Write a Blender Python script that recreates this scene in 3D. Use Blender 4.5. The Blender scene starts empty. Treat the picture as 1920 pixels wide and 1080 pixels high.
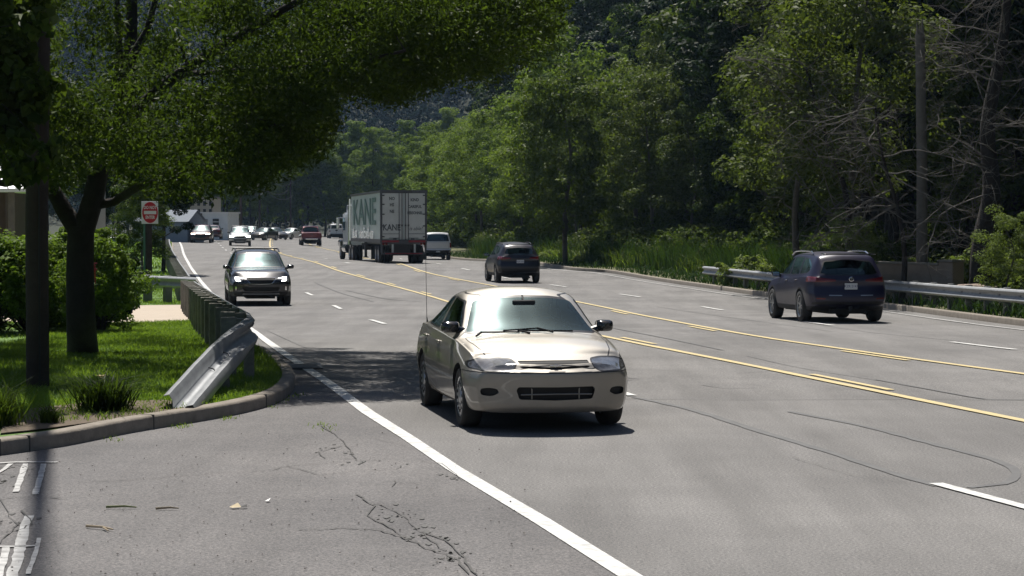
import bpy, bmesh, math, random
import numpy as np
from mathutils import Vector, Matrix
R = math.radians
random.seed(7)
SC = bpy.context.scene
COL = SC.collection
# ---------------------------------------------------------------- camera
F, CH, HZ = 4200.0, 2.15, 408.0          # focal length in photo pixels, camera height, horizon row
PT = math.atan((540 - HZ) / F)
cd = bpy.data.cameras.new('camera'); cam = bpy.data.objects.new('camera', cd); COL.objects.link(cam)
cd.sensor_width = 36; cd.lens = F / 1920 * 36; cd.clip_start = .1; cd.clip_end = 6000
cam.location = (0, 0, CH); cam.rotation_euler = (math.pi / 2 - PT, 0, 0)
SC.camera = cam
# ---------------------------------------------------------------- light
SUN_EL, SUN_AZ = R(61), R(-11.3)           # azimuth measured from +Y towards +X
w = bpy.data.worlds.new('World'); SC.world = w; w.use_nodes = True
nt = w.node_tree; bg = nt.nodes['Background']
sky = nt.nodes.new('ShaderNodeTexSky'); sky.sky_type = 'NISHITA'; sky.sun_disc = False
sky.sun_elevation = SUN_EL; sky.sun_rotation = SUN_AZ
sky.dust_density = 1.5; sky.ozone_density = 1.2
nt.links.new(sky.outputs[0], bg.inputs[0]); bg.inputs[1].default_value = 0.05
sd = bpy.data.lights.new('sun', 'SUN'); sd.energy = 5.0; sd.angle = R(.53); sd.color = (1, .95, .87)
sun = bpy.data.objects.new('sun', sd); COL.objects.link(sun)
sdir = Vector((math.sin(SUN_AZ) * math.cos(SUN_EL), math.cos(SUN_AZ) * math.cos(SUN_EL), math.sin(SUN_EL)))
sun.rotation_euler = sdir.to_track_quat('Z', 'Y').to_euler(); sun.location = sdir * 200
vs = SC.view_settings; vs.view_transform = 'Standard'; vs.look = 'None'; vs.exposure = 0.35; vs.gamma = 1
SC.cycles.use_denoising = True
SC.cycles.max_bounces = 8; SC.cycles.transparent_max_bounces = 24; SC.cycles.caustics_reflective = False
SC.cycles.caustics_refractive = False; SC.cycles.sample_clamp_indirect = 6
# ---------------------------------------------------------------- helpers
def tag(o, label=None, cat=None, group=None, kind=None):
    if label: o['label'] = label
    if cat: o['category'] = cat
    if group: o['group'] = group
    if kind: o['kind'] = kind
    return o
def empty(name, loc=(0, 0, 0), rz=0):
    o = bpy.data.objects.new(name, None); COL.objects.link(o); o.location = loc; o.rotation_euler = (0, 0, rz)
    o.empty_display_size = .2
    return o
def children(o): return [c for c in bpy.data.objects if c.parent == o]
def copy_tree(o, parent=None, kids=None):
    c = o.copy(); COL.objects.link(c); c.parent = parent
    for ch in o.children: copy_tree(ch, c)
    return c
def link_mesh(name, me, mats, parent=None):
    for m in (mats if isinstance(mats, (list, tuple)) else [mats]): me.materials.append(m)
    o = bpy.data.objects.new(name, me); COL.objects.link(o)
    if parent: o.parent = parent
    return o
def np_mesh(name, V, Fc, mats, parent=None, smooth=False, mi=None):
    """V (n,3) array, Fc (m,k) array of equal-sided faces"""
    V = np.asarray(V, dtype=np.float32); Fc = np.asarray(Fc, dtype=np.int32)
    me = bpy.data.meshes.new(name); m, k = Fc.shape
    me.vertices.add(len(V)); me.vertices.foreach_set('co', V.ravel())
    me.loops.add(m * k); me.loops.foreach_set('vertex_index', Fc.ravel())
    me.polygons.add(m); me.polygons.foreach_set('loop_start', np.arange(0, m * k, k, dtype=np.int32))
    me.polygons.foreach_set('loop_total', np.full(m, k, dtype=np.int32))
    if mi is not None: me.polygons.foreach_set('material_index', np.asarray(mi, dtype=np.int32))
    me.update(calc_edges=True)
    if smooth: me.polygons.foreach_set('use_smooth', np.ones(m, dtype=bool))
    return link_mesh(name, me, mats, parent)
class MB:
    """collects shapes and builds them as one mesh object"""
    def __init__(s): s.v = []; s.f = []; s.m = []; s.M = Matrix.Identity(4)
    def add(s, vs, fs, mi=0):
        b = len(s.v); s.v += [tuple(s.M @ Vector(p)) for p in vs]
        s.f += [tuple(i + b for i in f) for f in fs]; s.m += [mi] * len(fs)
    def box(s, c, d, mi=0, rz=0, ch=0):
        x, y, z = d[0] / 2, d[1] / 2, d[2] / 2; cr, sr = math.cos(rz), math.sin(rz)
        if ch:
            pr = [(-x + ch, -y), (x - ch, -y), (x, -y + ch), (x, y - ch), (x - ch, y), (-x + ch, y), (-x, y - ch), (-x, -y + ch)]
            pi = [(a * (1 - ch / x), b * (1 - ch / y)) for a, b in pr]
            rings = [[(a, b, -z) for a, b in pi], [(a, b, -z + ch) for a, b in pr], [(a, b, z - ch) for a, b in pr], [(a, b, z) for a, b in pi]]
            vs = [p for r in rings for p in r]
            fs = [tuple(reversed(range(8))), tuple(range(24, 32))]
            for r in range(3):
                for i in range(8): fs.append((r * 8 + i, r * 8 + (i + 1) % 8, r * 8 + 8 + (i + 1) % 8, r * 8 + 8 + i))
        else:
            vs = [(a, b, e) for e in (-z, z) for a, b in ((-x, -y), (x, -y), (x, y), (-x, y))]
            fs = [(3, 2, 1, 0), (4, 5, 6, 7), (0, 1, 5, 4), (1, 2, 6, 5), (2, 3, 7, 6), (3, 0, 4, 7)]
        s.add([(c[0] + a * cr - b * sr, c[1] + a * sr + b * cr, c[2] + e) for a, b, e in vs], fs, mi)
    def tube(s, pts, rad, n=8, mi=0, cap=True):
        pts = [Vector(p) for p in pts]; k = len(pts)
        rad = rad if isinstance(rad, (list, tuple)) else [rad] * k
        vs = []; up = Vector((0, 0, 1)); t0 = (pts[1] - pts[0]).normalized()
        if abs(t0.z) > .9: up = Vector((1, 0, 0))
        u = t0.cross(up).normalized()
        for i, p in enumerate(pts):
            t = (pts[min(i + 1, k - 1)] - pts[max(i - 1, 0)]).normalized()
            u = (u - t * u.dot(t)).normalized(); w_ = t.cross(u)
            for j in range(n):
                a = 2 * math.pi * j / n; vs.append(p + (u * math.cos(a) + w_ * math.sin(a)) * rad[i])
        fs = [(i * n + j, i * n + (j + 1) % n, i * n + n + (j + 1) % n, i * n + n + j) for i in range(k - 1) for j in range(n)]
        if cap: fs += [tuple(reversed(range(n))), tuple(range((k - 1) * n, k * n))]
        s.add(vs, fs, mi)
    def sweep(s, path, prof, mi=0, cap=True, closed=True):
        """path: list of (origin, xaxis, yaxis); prof: 2D points"""
        n = len(prof); vs = []
        for o, a, b in path:
            for p in prof: vs.append(Vector(o) + Vector(a) * p[0] + Vector(b) * p[1])
        fs = [(i * n + j, i * n + (j + 1) % n, i * n + n + (j + 1) % n, i * n + n + j) for i in range(len(path) - 1) for j in range(n if closed else n - 1)]
        if cap and closed: fs += [tuple(reversed(range(n))), tuple(range((len(path) - 1) * n, len(path) * n))]
        s.add(vs, fs, mi)
    def lathe(s, c, axis, prof, n=24, mi=0):
        """prof: (radius, along) points; axis 'x','y','z'"""
        vs = []; k = len(prof)
        for r, h in prof:
            for j in range(n):
                a = 2 * math.pi * j / n; p, q = r * math.cos(a), r * math.sin(a)
                vs.append((c[0] + (h if axis == 'x' else p), c[1] + (h if axis == 'y' else (p if axis == 'x' else q)), c[2] + (h if axis == 'z' else q)))
        fs = [(i * n + j, i * n + (j + 1) % n, i * n + n + (j + 1) % n, i * n + n + j) for i in range(k - 1) for j in range(n)]
        s.add(vs, fs, mi)
    def build(s, name, mats, parent=None, smooth=False, angle=35, fix=True):
        me = bpy.data.meshes.new(name); me.from_pydata(s.v, [], s.f)
        me.polygons.foreach_set('material_index', s.m)
        if fix:
            bm = bmesh.new(); bm.from_mesh(me); bmesh.ops.recalc_face_normals(bm, faces=bm.faces)
            bm.to_mesh(me); bm.free()
        o = link_mesh(name, me, mats, parent)
        if smooth: smooth_angle(me, angle)
        return o
def smooth_angle(me, deg):
    me.polygons.foreach_set('use_smooth', [True] * len(me.polygons))
    bm = bmesh.new(); bm.from_mesh(me); c = R(deg)
    for e in bm.edges:
        if len(e.link_faces) == 2 and e.calc_face_angle(0) > c: e.smooth = False
    bm.to_mesh(me); bm.free()
# ---------------------------------------------------------------- materials
def newmat(name):
    m = bpy.data.materials.new(name); m.use_nodes = True
    return m, m.node_tree.nodes, m.node_tree.links, m.node_tree.nodes['Principled BSDF']
def pm(name, col, rough=.6, metal=0., spec=.5, coat=0., noise=None, nscale=8., bump=0., bscale=40., emis=None, estr=0):
    """principled material; noise = (second colour, amount)"""
    m, N, Lk, b = newmat(name)
    b.inputs['Base Color'].default_value = (*col, 1); b.inputs['Roughness'].default_value = rough
    b.inputs['Metallic'].default_value = metal; b.inputs['Specular IOR Level'].default_value = spec
    b.inputs['Coat Weight'].default_value = coat; b.inputs['Coat Roughness'].default_value = .04
    if emis: b.inputs['Emission Color'].default_value = (*emis, 1); b.inputs['Emission Strength'].default_value = estr
    tc = N.new('ShaderNodeTexCoord')
    if noise:
        n = N.new('ShaderNodeTexNoise'); n.inputs['Scale'].default_value = nscale; n.inputs['Detail'].default_value = 6; n.inputs['Roughness'].default_value = .65
        Lk.new(tc.outputs['Object'], n.inputs['Vector'])
        r = N.new('ShaderNodeValToRGB'); r.color_ramp.elements[0].position = .5 - noise[1] / 2; r.color_ramp.elements[1].position = .5 + noise[1] / 2
        r.color_ramp.elements[0].color = (*col, 1); r.color_ramp.elements[1].color = (*noise[0], 1)
        Lk.new(n.outputs[0], r.inputs[0]); Lk.new(r.outputs[0], b.inputs['Base Color'])
    if bump:
        n2 = N.new('ShaderNodeTexNoise'); n2.inputs['Scale'].default_value = bscale; n2.inputs['Detail'].default_value = 5
        Lk.new(tc.outputs['Object'], n2.inputs['Vector'])
        bp = N.new('ShaderNodeBump'); bp.inputs['Strength'].default_value = bump; bp.inputs['Distance'].default_value = .02
        Lk.new(n2.outputs[0], bp.inputs['Height']); Lk.new(bp.outputs[0], b.inputs['Normal'])
    return m
def glassmat(name, tint, trans=.7, rough=.02, haze=.0):
    m, N, Lk, b = newmat(name); N.remove(b); out = N['Material Output']
    t = N.new('ShaderNodeBsdfTransparent'); t.inputs[0].default_value = (*[c * trans for c in tint], 1)
    gl = N.new('ShaderNodeBsdfGlossy'); gl.inputs['Roughness'].default_value = rough; gl.inputs['Color'].default_value = (.72, .95, .97, 1)
    g2 = N.new('ShaderNodeBsdfGlossy'); g2.inputs['Roughness'].default_value = .3; g2.inputs['Color'].default_value = (.72, .93, .95, 1)
    mg = N.new('ShaderNodeMixShader'); mg.inputs[0].default_value = haze; Lk.new(gl.outputs[0], mg.inputs[1]); Lk.new(g2.outputs[0], mg.inputs[2])
    fr = N.new('ShaderNodeFresnel'); fr.inputs[0].default_value = 1.6
    mp = N.new('ShaderNodeMapRange'); mp.inputs[1].default_value = 0; mp.inputs[2].default_value = 1; mp.inputs[3].default_value = .03; mp.inputs[4].default_value = 1
    mx = N.new('ShaderNodeMixShader')
    Lk.new(fr.outputs[0], mp.inputs[0]); Lk.new(mp.outputs[0], mx.inputs[0]); Lk.new(t.outputs[0], mx.inputs[1]); Lk.new(mg.outputs[0], mx.inputs[2]); Lk.new(mx.outputs[0], out.inputs[0])
    return m
def ramp(N, stops):
    r = N.new('ShaderNodeValToRGB'); e = r.color_ramp.elements
    e[0].position, e[1].position = stops[0][0], stops[-1][0]
    c4 = lambda c: (*c, 1) if len(c) == 3 else c
    e[0].color = c4(stops[0][1]); e[1].color = c4(stops[-1][1])
    for p, c in stops[1:-1]: e.new(p).color = c4(c)
    return r
# ---------------------------------------------------------------- lie of the land
def itp(t, x):
    if x <= t[0][0]: return t[0][1]
    for (a, b), (c, d) in zip(t, t[1:]):
        if x <= c:
            k = (x - a) / (c - a); k = k * k * (3 - 2 * k); return b + (d - b) * k
    return t[-1][1]
def lin(t, x):
    if x <= t[0][0]: return t[0][1] + (x - t[0][0]) * (t[1][1] - t[0][1]) / (t[1][0] - t[0][0])
    for (a, b), (c, d) in zip(t, t[1:]):
        if x <= c: return b + (d - b) * (x - a) / (c - a)
    return d + (x - c) * (d - b) / (c - a)
def sst(a, b, x): k = min(1, max(0, (x - a) / (b - a))); return k * k * (3 - 2 * k)
GP = [(26, 0), (70, -.46), (95, -.52), (125, -.32), (160, -.48), (400, -.55)]
def g(x, y):
    return itp(GP, y) - .4 * sst(105, 165, y) * math.tanh((x + .095 * y) / 6)
def ray(px, py):
    a = (px - 960) / F; b = (540 - py) / F
    return Vector((a, math.cos(PT) + b * math.sin(PT), -math.sin(PT) + b * math.cos(PT)))
def G(px, py, dz=0):
    """point of the ground that shows at a pixel of the 1920-wide photograph"""
    d = ray(px, py); t = CH / -d.z if d.z < 0 else 500
    for i in range(60): t = .5 * t + .5 * (CH - g(d.x * t, d.y * t) - dz) / -d.z
    return Vector((d.x * t, d.y * t, g(d.x * t, d.y * t) + dz))
def at(px, py, Y):
    """point at distance Y on a pixel's line of sight"""
    d = ray(px, py); t = Y / d.y
    return Vector((d.x * t, Y, CH + d.z * t))
def catmull(P, step=1.0):
    P = [Vector(p) for p in P]; Q = [P[0] * 2 - P[1]] + P + [P[-1] * 2 - P[-2]]; out = []
    for i in range(1, len(Q) - 2):
        n = max(1, int((Q[i + 1] - Q[i]).length / step))
        for k in range(n):
            t = k / n; a, b, c, d = Q[i - 1], Q[i], Q[i + 1], Q[i + 2]
            out.append(.5 * ((2 * b) + (c - a) * t + (2 * a - 5 * b + 4 * c - d) * t * t + (3 * b - a - 3 * c + d) * t ** 3))
    return out + [P[-1]]
def sheet(name, poly, zf, mat, cell=3.0, ylim=None):
    """a ground sheet with outline poly cut into a grid that follows zf"""
    bm = bmesh.new(); vs = [bm.verts.new((p[0], p[1], 0)) for p in poly]
    bm.faces.new(vs); bmesh.ops.triangulate(bm, faces=bm.faces[:])
    xs = [p[0] for p in poly]; ys = [p[1] for p in poly]
    def cuts(lo, hi, ax):
        c = lo + cell
        while c < hi:
            co = [0, 0, 0]; co[ax] = c; no = [0, 0, 0]; no[ax] = 1
            bmesh.ops.bisect_plane(bm, geom=bm.faces[:] + bm.edges[:] + bm.verts[:], plane_co=co, plane_no=no)
            c += cell * (1 if ax == 0 else max(1, c / 60))
    cuts(min(xs), max(xs), 0); cuts(min(ys), max(ys), 1)
    for v in bm.verts: v.co.z = zf(v.co.x, v.co.y)
    for f in bm.faces:
        f.smooth = True
        if f.normal.z < 0: f.normal_flip()
    bm.normal_update()
    for f in bm.faces:
        if f.normal.z < 0: f.normal_flip()
    me = bpy.data.meshes.new(name); bm.to_mesh(me); bm.free()
    return link_mesh(name, me, mat)
# ---------------------------------------------------------------- vehicles
def mono(tab):
    """monotone cubic through a table"""
    X = [p[0] for p in tab]; Y = [p[1] for p in tab]; n = len(X)
    d = [(Y[i + 1] - Y[i]) / (X[i + 1] - X[i]) for i in range(n - 1)]
    m = [d[0]] + [0 if d[i - 1] * d[i] <= 0 else (d[i - 1] + d[i]) / 2 for i in range(1, n - 1)] + [d[-1]]
    for i in range(n - 1):
        if d[i] == 0: m[i] = m[i + 1] = 0
        else:
            a, b = m[i] / d[i], m[i + 1] / d[i]; s_ = a * a + b * b
            if s_ > 9: t = 3 / math.sqrt(s_); m[i] = t * a * d[i]; m[i + 1] = t * b * d[i]
    def f(x):
        if x <= X[0]: return Y[0]
        if x >= X[-1]: return Y[-1]
        i = 0
        while x > X[i + 1]: i += 1
        h = X[i + 1] - X[i]; t = (x - X[i]) / h
        return (2 * t ** 3 - 3 * t * t + 1) * Y[i] + (t ** 3 - 2 * t * t + t) * h * m[i] + (-2 * t ** 3 + 3 * t * t) * Y[i + 1] + (t ** 3 - t * t) * h * m[i + 1]
    return f
def chaikin(P, it=2):
    for _ in range(it):
        Q = [P[0]]
        for a, b in zip(P, P[1:]):
            Q.append((a[0] * .75 + b[0] * .25, a[1] * .75 + b[1] * .25)); Q.append((a[0] * .25 + b[0] * .75, a[1] * .25 + b[1] * .75))
        Q.append(P[-1]); P = Q
    return P
def body_shell(S):
    T = {k: mono(S[k]) if isinstance(S[k], list) else (lambda x, v=S[k]: v) for k in ('zb', 'ws', 'zm', 'wm', 'zs', 'wb', 'wr', 'zt', 'cr')}
    x0, x1 = S['x'][0], S['x'][1]; nx = S.get('nx', 96)
    bm = bmesh.new(); rows = []
    xs = []
    for i in range(nx + 1):
        t = i / nx; t = t - .06 * math.sin(2 * math.pi * t) / 1.0 * .9      # a little denser at the ends
        xs.append(x0 + (x1 - x0) * t)
    nz_r, nz_f = S.get('rear', []), S.get('front', []); sw_r, sw_f = S.get('sweep', (.2, .25)); fl = S.get('fade', .55)
    rk = mono(nz_r) if nz_r else (lambda z: 0); fk = mono(nz_f) if nz_f else (lambda z: 0)
    W = max(p[1] for p in S['wm']) if isinstance(S['wm'], list) else S['wm']
    def warp(p):
        x, y, z = p; a = min(1, max(0, (x - (x1 - fl)) / fl)); b = min(1, max(0, ((x0 + fl) - x) / fl))
        q = (abs(y) / W) ** 2.6
        a = a * a * (3 - 2 * a) if a < 1 else 1; b = b * b * (3 - 2 * b) if b < 1 else 1
        return (x + a * (fk(z) - sw_f * q) - b * (rk(z) - sw_r * q), y, z)
    def half(x):
        zb, ws, zm, wm, zs, wb, wr, zt, cr = (T[k](x) for k in ('zb', 'ws', 'zm', 'wm', 'zs', 'wb', 'wr', 'zt', 'cr'))
        zr = max(zs + .015, zt - cr); k = zr - zs
        P = [(0, zb), (ws * .5, zb), (ws * .93, zb), (ws, zb + .03), (ws + (wm - ws) * .6, zb + (zm - zb) * .5), (wm, zm), (wm * .6 + wb * .4 + .004, zm + (zs - zm) * .6),
             (wb + .006, zs - .02), (wb, zs)]
        P += [(wb + (wr - wb) * .06 - .01, zs + k * .08), (wb + (wr - wb) * .5 + .012, zs + k * .5), (wb + (wr - wb) * .86 + .01, zs + k * .86), (wr, zr), (wr * .84, zr + (zt - zr) * .42), (wr * .5, zr + (zt - zr) * .86), (wr * .22, zt), (0, zt)]
        return chaikin(P, 2)
    for sgn in (1, -1):
        rr = []
        for x in xs:
            rr.append([(x, sgn * y, z) for y, z in half(x)])
        rows.append(rr)
    M = len(rows[0][0]); cache = {}
    def vert(p):
        q = warp(p); k = (round(q[0], 5), round(q[1], 5), round(q[2], 5))
        if k not in cache: cache[k] = bm.verts.new(q)
        return cache[k]
    def quad(*ps):
        v = []
        for p in ps:
            a = vert(p)
            if a not in v: v.append(a)
        if len(v) > 2:
            try: bm.faces.new(v)
            except ValueError: pass
    for sgn, rr in zip((1, -1), rows):
        for i in range(nx):
            for j in range(M - 1):
                a = (rr[i][j], rr[i + 1][j], rr[i + 1][j + 1], rr[i][j + 1])
                quad(*(a if sgn > 0 else a[::-1]))
        for end, ring in ((0, rr[0]), (1, rr[-1])):
            zc = (ring[0][2] + ring[-1][2]) / 2; xx = ring[0][0]; K = 16
            def ip(j, k):
                s_ = 1 - (k / K); p = ring[j]; return (xx, p[1] * s_, zc + (p[2] - zc) * s_)
            for k in range(K):
                for j in range(M - 1):
                    a = (ip(j, k), ip(j + 1, k), ip(j + 1, k + 1), ip(j, k + 1))
                    quad(*(a[::-1] if (end == 1) == (sgn > 0) else a))
    bmesh.ops.recalc_face_normals(bm, faces=bm.faces)
    bm.faces.layers.int.new('part')
    return bm
def area2(P): return sum(a[0] * b[1] - b[0] * a[1] for a, b in zip(P, P[1:] + P[:1])) / 2
def grow(P, d):
    if area2(P) < 0: P = P[::-1]
    n = len(P); out = []
    for i in range(n):
        a, b, c = P[i - 1], P[i], P[(i + 1) % n]
        u = Vector((b[0] - a[0], b[1] - a[1])).normalized(); v = Vector((c[0] - b[0], c[1] - b[1])).normalized()
        nu = Vector((u.y, -u.x)); nv = Vector((v.y, -v.x)); m = (nu + nv)
        m = m / max(.4, m.dot(nu)) if m.length > .01 else nu
        out.append((b[0] + m.x * d, b[1] + m.y * d))
    return out
def rounded(P, r, n=4):
    out = []; k = len(P)
    for i in range(k):
        a, b, c = Vector(P[i - 1]), Vector(P[i]), Vector(P[(i + 1) % k])
        u = (a - b); v = (c - b); q = min(r, u.length * .45, v.length * .45)
        p0 = b + u.normalized() * q; p2 = b + v.normalized() * q
        for j in range(n + 1):
            t = j / n; p = p0 * (1 - t) ** 2 + b * 2 * t * (1 - t) + p2 * t * t; out.append((p.x, p.y))
    return out
def inside(P, x, y):
    c = False; n = len(P); j = n - 1
    for i in range(n):
        if (P[i][1] > y) != (P[j][1] > y) and x < (P[j][0] - P[i][0]) * (y - P[i][1]) / (P[j][1] - P[i][1]) + P[i][0]: c = not c
        j = i
    return c
AX = {'side': (0, 2), 'front': (1, 2), 'top': (0, 1)}
def cut(bm, poly, proj, filt, part=None, mi=None, only=None):
    """cuts the outline poly (in the given projection) into the shell; the faces inside get the part number / material"""
    L = bm.faces.layers.int['part']; a, b = AX[proj]
    x0, x1 = min(p[0] for p in poly) - .03, max(p[0] for p in poly) + .03; y0, y1 = min(p[1] for p in poly) - .03, max(p[1] for p in poly) + .03
    sub = []
    for f in bm.faces:
        if only is not None and f[L] not in only: continue
        c = f.calc_center_median()
        if not filt(c, f.normal): continue
        us = [v.co[a] for v in f.verts]; vs_ = [v.co[b] for v in f.verts]
        if max(us) < x0 or min(us) > x1 or max(vs_) < y0 or min(vs_) > y1: continue
        sub.append(f)
    n = len(poly)
    for i in range(n):
        p, q = poly[i], poly[(i + 1) % n]; ed = (q[0] - p[0], q[1] - p[1]); ln = math.hypot(*ed)
        if ln < 1e-6: continue
        no = [0, 0, 0]; no[a] = ed[1] / ln; no[b] = -ed[0] / ln; co = [0, 0, 0]; co[a], co[b] = p
        # only faces near this edge of the outline
        ex0, ex1, ey0, ey1 = min(p[0], q[0]) - .02, max(p[0], q[0]) + .02, min(p[1], q[1]) - .02, max(p[1], q[1]) + .02
        near, far = [], []
        for f in sub:
            us = [v.co[a] for v in f.verts]; vs_ = [v.co[b] for v in f.verts]
            (far if (max(us) < ex0 or min(us) > ex1 or max(vs_) < ey0 or min(vs_) > ey1) else near).append(f)
        if not near: continue
        geom = set(near)
        for f in near: geom.update(f.verts); geom.update(f.edges)
        r = bmesh.ops.bisect_plane(bm, geom=list(geom), plane_co=co, plane_no=no, dist=1e-5)
        sub = far + [e for e in r['geom'] if isinstance(e, bmesh.types.BMFace)]
        sub = [f for f in sub if f.is_valid]
    res = []
    for f in sub:
        c = f.calc_center_median()
        if inside(poly, c[a], c[b]):
            res.append(f)
            if part is not None: f[L] = part
            if mi is not None: f.material_index = mi
    return res
def extract(bm, part, name, mats, parent, recess=None, ang=30, offset=0, wallmi=0, keepmi=False):
    L = bm.faces.layers.int['part']; nb = bmesh.new(); mp = {}; nf = []
    for f in bm.faces:
        if f[L] != part: continue
        vv = []
        for v in f.verts:
            if v not in mp: mp[v] = nb.verts.new(v.co); 
            vv.append(mp[v])
        try: q = nb.faces.new(vv); q.material_index = f.material_index if keepmi else 0; q.smooth = True; nf.append(q)
        except ValueError: pass
    if not nf: nb.free(); return None
    if recess:
        bnd = [e for e in nb.edges if len(e.link_faces) == 1]
        ring = {}
        for e in bnd:
            for v in e.verts:
                if v not in ring: ring[v] = nb.verts.new(v.co)
        for v in list(mp.values()): v.co += Vector(recess)
        for e in bnd:
            a_, b_ = e.verts; q = nb.faces.new((a_, b_, ring[b_], ring[a_])); q.material_index = wallmi; q.smooth = False
        bmesh.ops.recalc_face_normals(nb, faces=nb.faces)
    me = bpy.data.meshes.new(name); nb.normal_update(); nb.to_mesh(me); nb.free()
    o = link_mesh(name, me, mats, parent)
    smooth_angle(me, 65 if keepmi else ang)
    return o
def side_f(s, ny=.2, x0=-9, x1=9): return lambda c, n: c.y * s > .3 and n.y * s > ny and x0 < c.x < x1
def wheel(parent, loc, r, wd, side, M, spokes=10, rimr=None, style='spoke'):
    """a wheel with its axle along y; side = +1 for the left of the vehicle"""
    rimr = rimr or r * .66; h = wd / 2
    wz = empty('wheel', loc); wz.parent = parent; wz.rotation_euler = (0, random.uniform(0, 3), 0)
    t = MB(); t.lathe((0, 0, 0), 'y', [(rimr, -h * .8), (rimr + .02, -h), (r * .93, -h), (r * .985, -h * .8), (r, -h * .5), (r, h * .5), (r * .985, h * .8), (r * .93, h), (rimr + .02, h), (rimr, h * .8)], 36)
    t.build('tyre', M['tyre'], wz, True, 50)
    m = MB(); o = side * h
    m.lathe((0, 0, 0), 'y', [(rimr, -side * h * .8), (rimr * .94, -side * h * .5), (rimr * .9, o * .3), (rimr * .93, o * .82), (rimr + .004, o * .9), (rimr + .004, o * .8)], 36)
    m.lathe((0, 0, 0), 'y', [(rimr * .92, o * .15), (.001, o * .15)], 24, 1)                     # dark brake disc behind the spokes
    if style == 'cover':
        m.lathe((0, 0, 0), 'y', [(rimr * .96, o * .84), (rimr * .8, o * .94), (rimr * .35, o * .8), (rimr * .3, o * .95), (.001, o * 1.0)], 36)
        for k in range(14):
            a = 2 * math.pi * k / 14
            m.box((math.cos(a) * rimr * .74, o * .9, math.sin(a) * rimr * .74), (.03, .012, .03), 1)
    else:
        m.lathe((0, 0, 0), 'y', [(rimr * .2, o * .3), (rimr * .2, o * .78), (rimr * .12, o * .84), (.001, o * .84)], 18)
        for k in range(spokes):
            a = 2 * math.pi * k / spokes + (.18 if k % 2 and style == 'twin' else 0); ca, sa = math.cos(a), math.sin(a); wdt = rimr * (.11 if spokes > 7 else .17)
            vs = []
            for rr, oo, ww in ((rimr * .12, .8, 1.1), (rimr * .95, .88, .75)):
                for q in (-1, 1):
                    for dd in (0, -.03 * side):
                        x, z = rr * ca - q * wdt * ww / 2 * sa, rr * sa + q * wdt * ww / 2 * ca
                        vs.append((x, o * oo + dd, z))
            m.add(vs, [(0, 2, 6, 4), (1, 5, 7, 3), (0, 4, 5, 1), (2, 3, 7, 6), (4, 6, 7, 5)])
    m.build('rim', [M['rim'], M['black']], wz, True, 40)
    return wz
def mirror_obj(parent, x, s, y, z, mats, d=(.12, .2, .13)):
    m = MB(); w_, h = d[1], d[2]
    rings = []
    for k, (xx, sc) in enumerate(((-d[0] * .45, .9), (-d[0] * .4, 1), (0, 1), (d[0] * .35, .88), (d[0] * .6, .5))):
        rings.append([(x + xx, s * (y + w_ / 2) + math.cos(a) * w_ / 2 * sc * (abs(math.cos(a)) ** -.45 if abs(math.cos(a)) > .1 else 1), z + h / 2 + math.sin(a) * h / 2 * sc * (abs(math.sin(a)) ** -.45 if abs(math.sin(a)) > .1 else 1)) for a in [2 * math.pi * j / 16 for j in range(16)]])
    vs = [p for r in rings for p in r]; fs = [(i * 16 + j, i * 16 + (j + 1) % 16, i * 16 + 16 + (j + 1) % 16, i * 16 + 16 + j) for i in range(4) for j in range(16)] + [tuple(range(16))[::-1], tuple(range(64, 80))]
    m.add(vs, fs); m.tube([(x, s * (y + .03), z + h * .3), (x + .01, s * (y - .06), z + .01)], [.04, .04], 8)
    o = m.build('mirror', mats, parent, True, 40)
    gl = MB(); gl.box((x - d[0] * .455, s * (y + w_ / 2), z + h / 2), (.004, w_ * .8, h * .75)); gl.build('mirror_glass', MT['mirrorglass'], o)
    return o
def text_mesh(parent, name, txt, size, mat, M4, depth=.002, font_scale=(1, 1), align='CENTER', bold=0.0):
    cu = bpy.data.curves.new(name, 'FONT'); cu.body = txt; cu.size = size; cu.align_x = align; cu.align_y = 'CENTER'; cu.extrude = depth; cu.offset = bold
    cu.resolution_u = 2
    t = bpy.data.objects.new(name, cu); COL.objects.link(t)
    dg = bpy.context.evaluated_depsgraph_get(); me = bpy.data.meshes.new_from_object(t.evaluated_get(dg))
    bpy.data.objects.remove(t); bpy.data.curves.remove(cu)
    me.transform(M4 @ Matrix.Diagonal((font_scale[0], font_scale[1], 1, 1)))
    me.materials.clear(); o = link_mesh(name, me, mat, parent)
    return o
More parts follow.
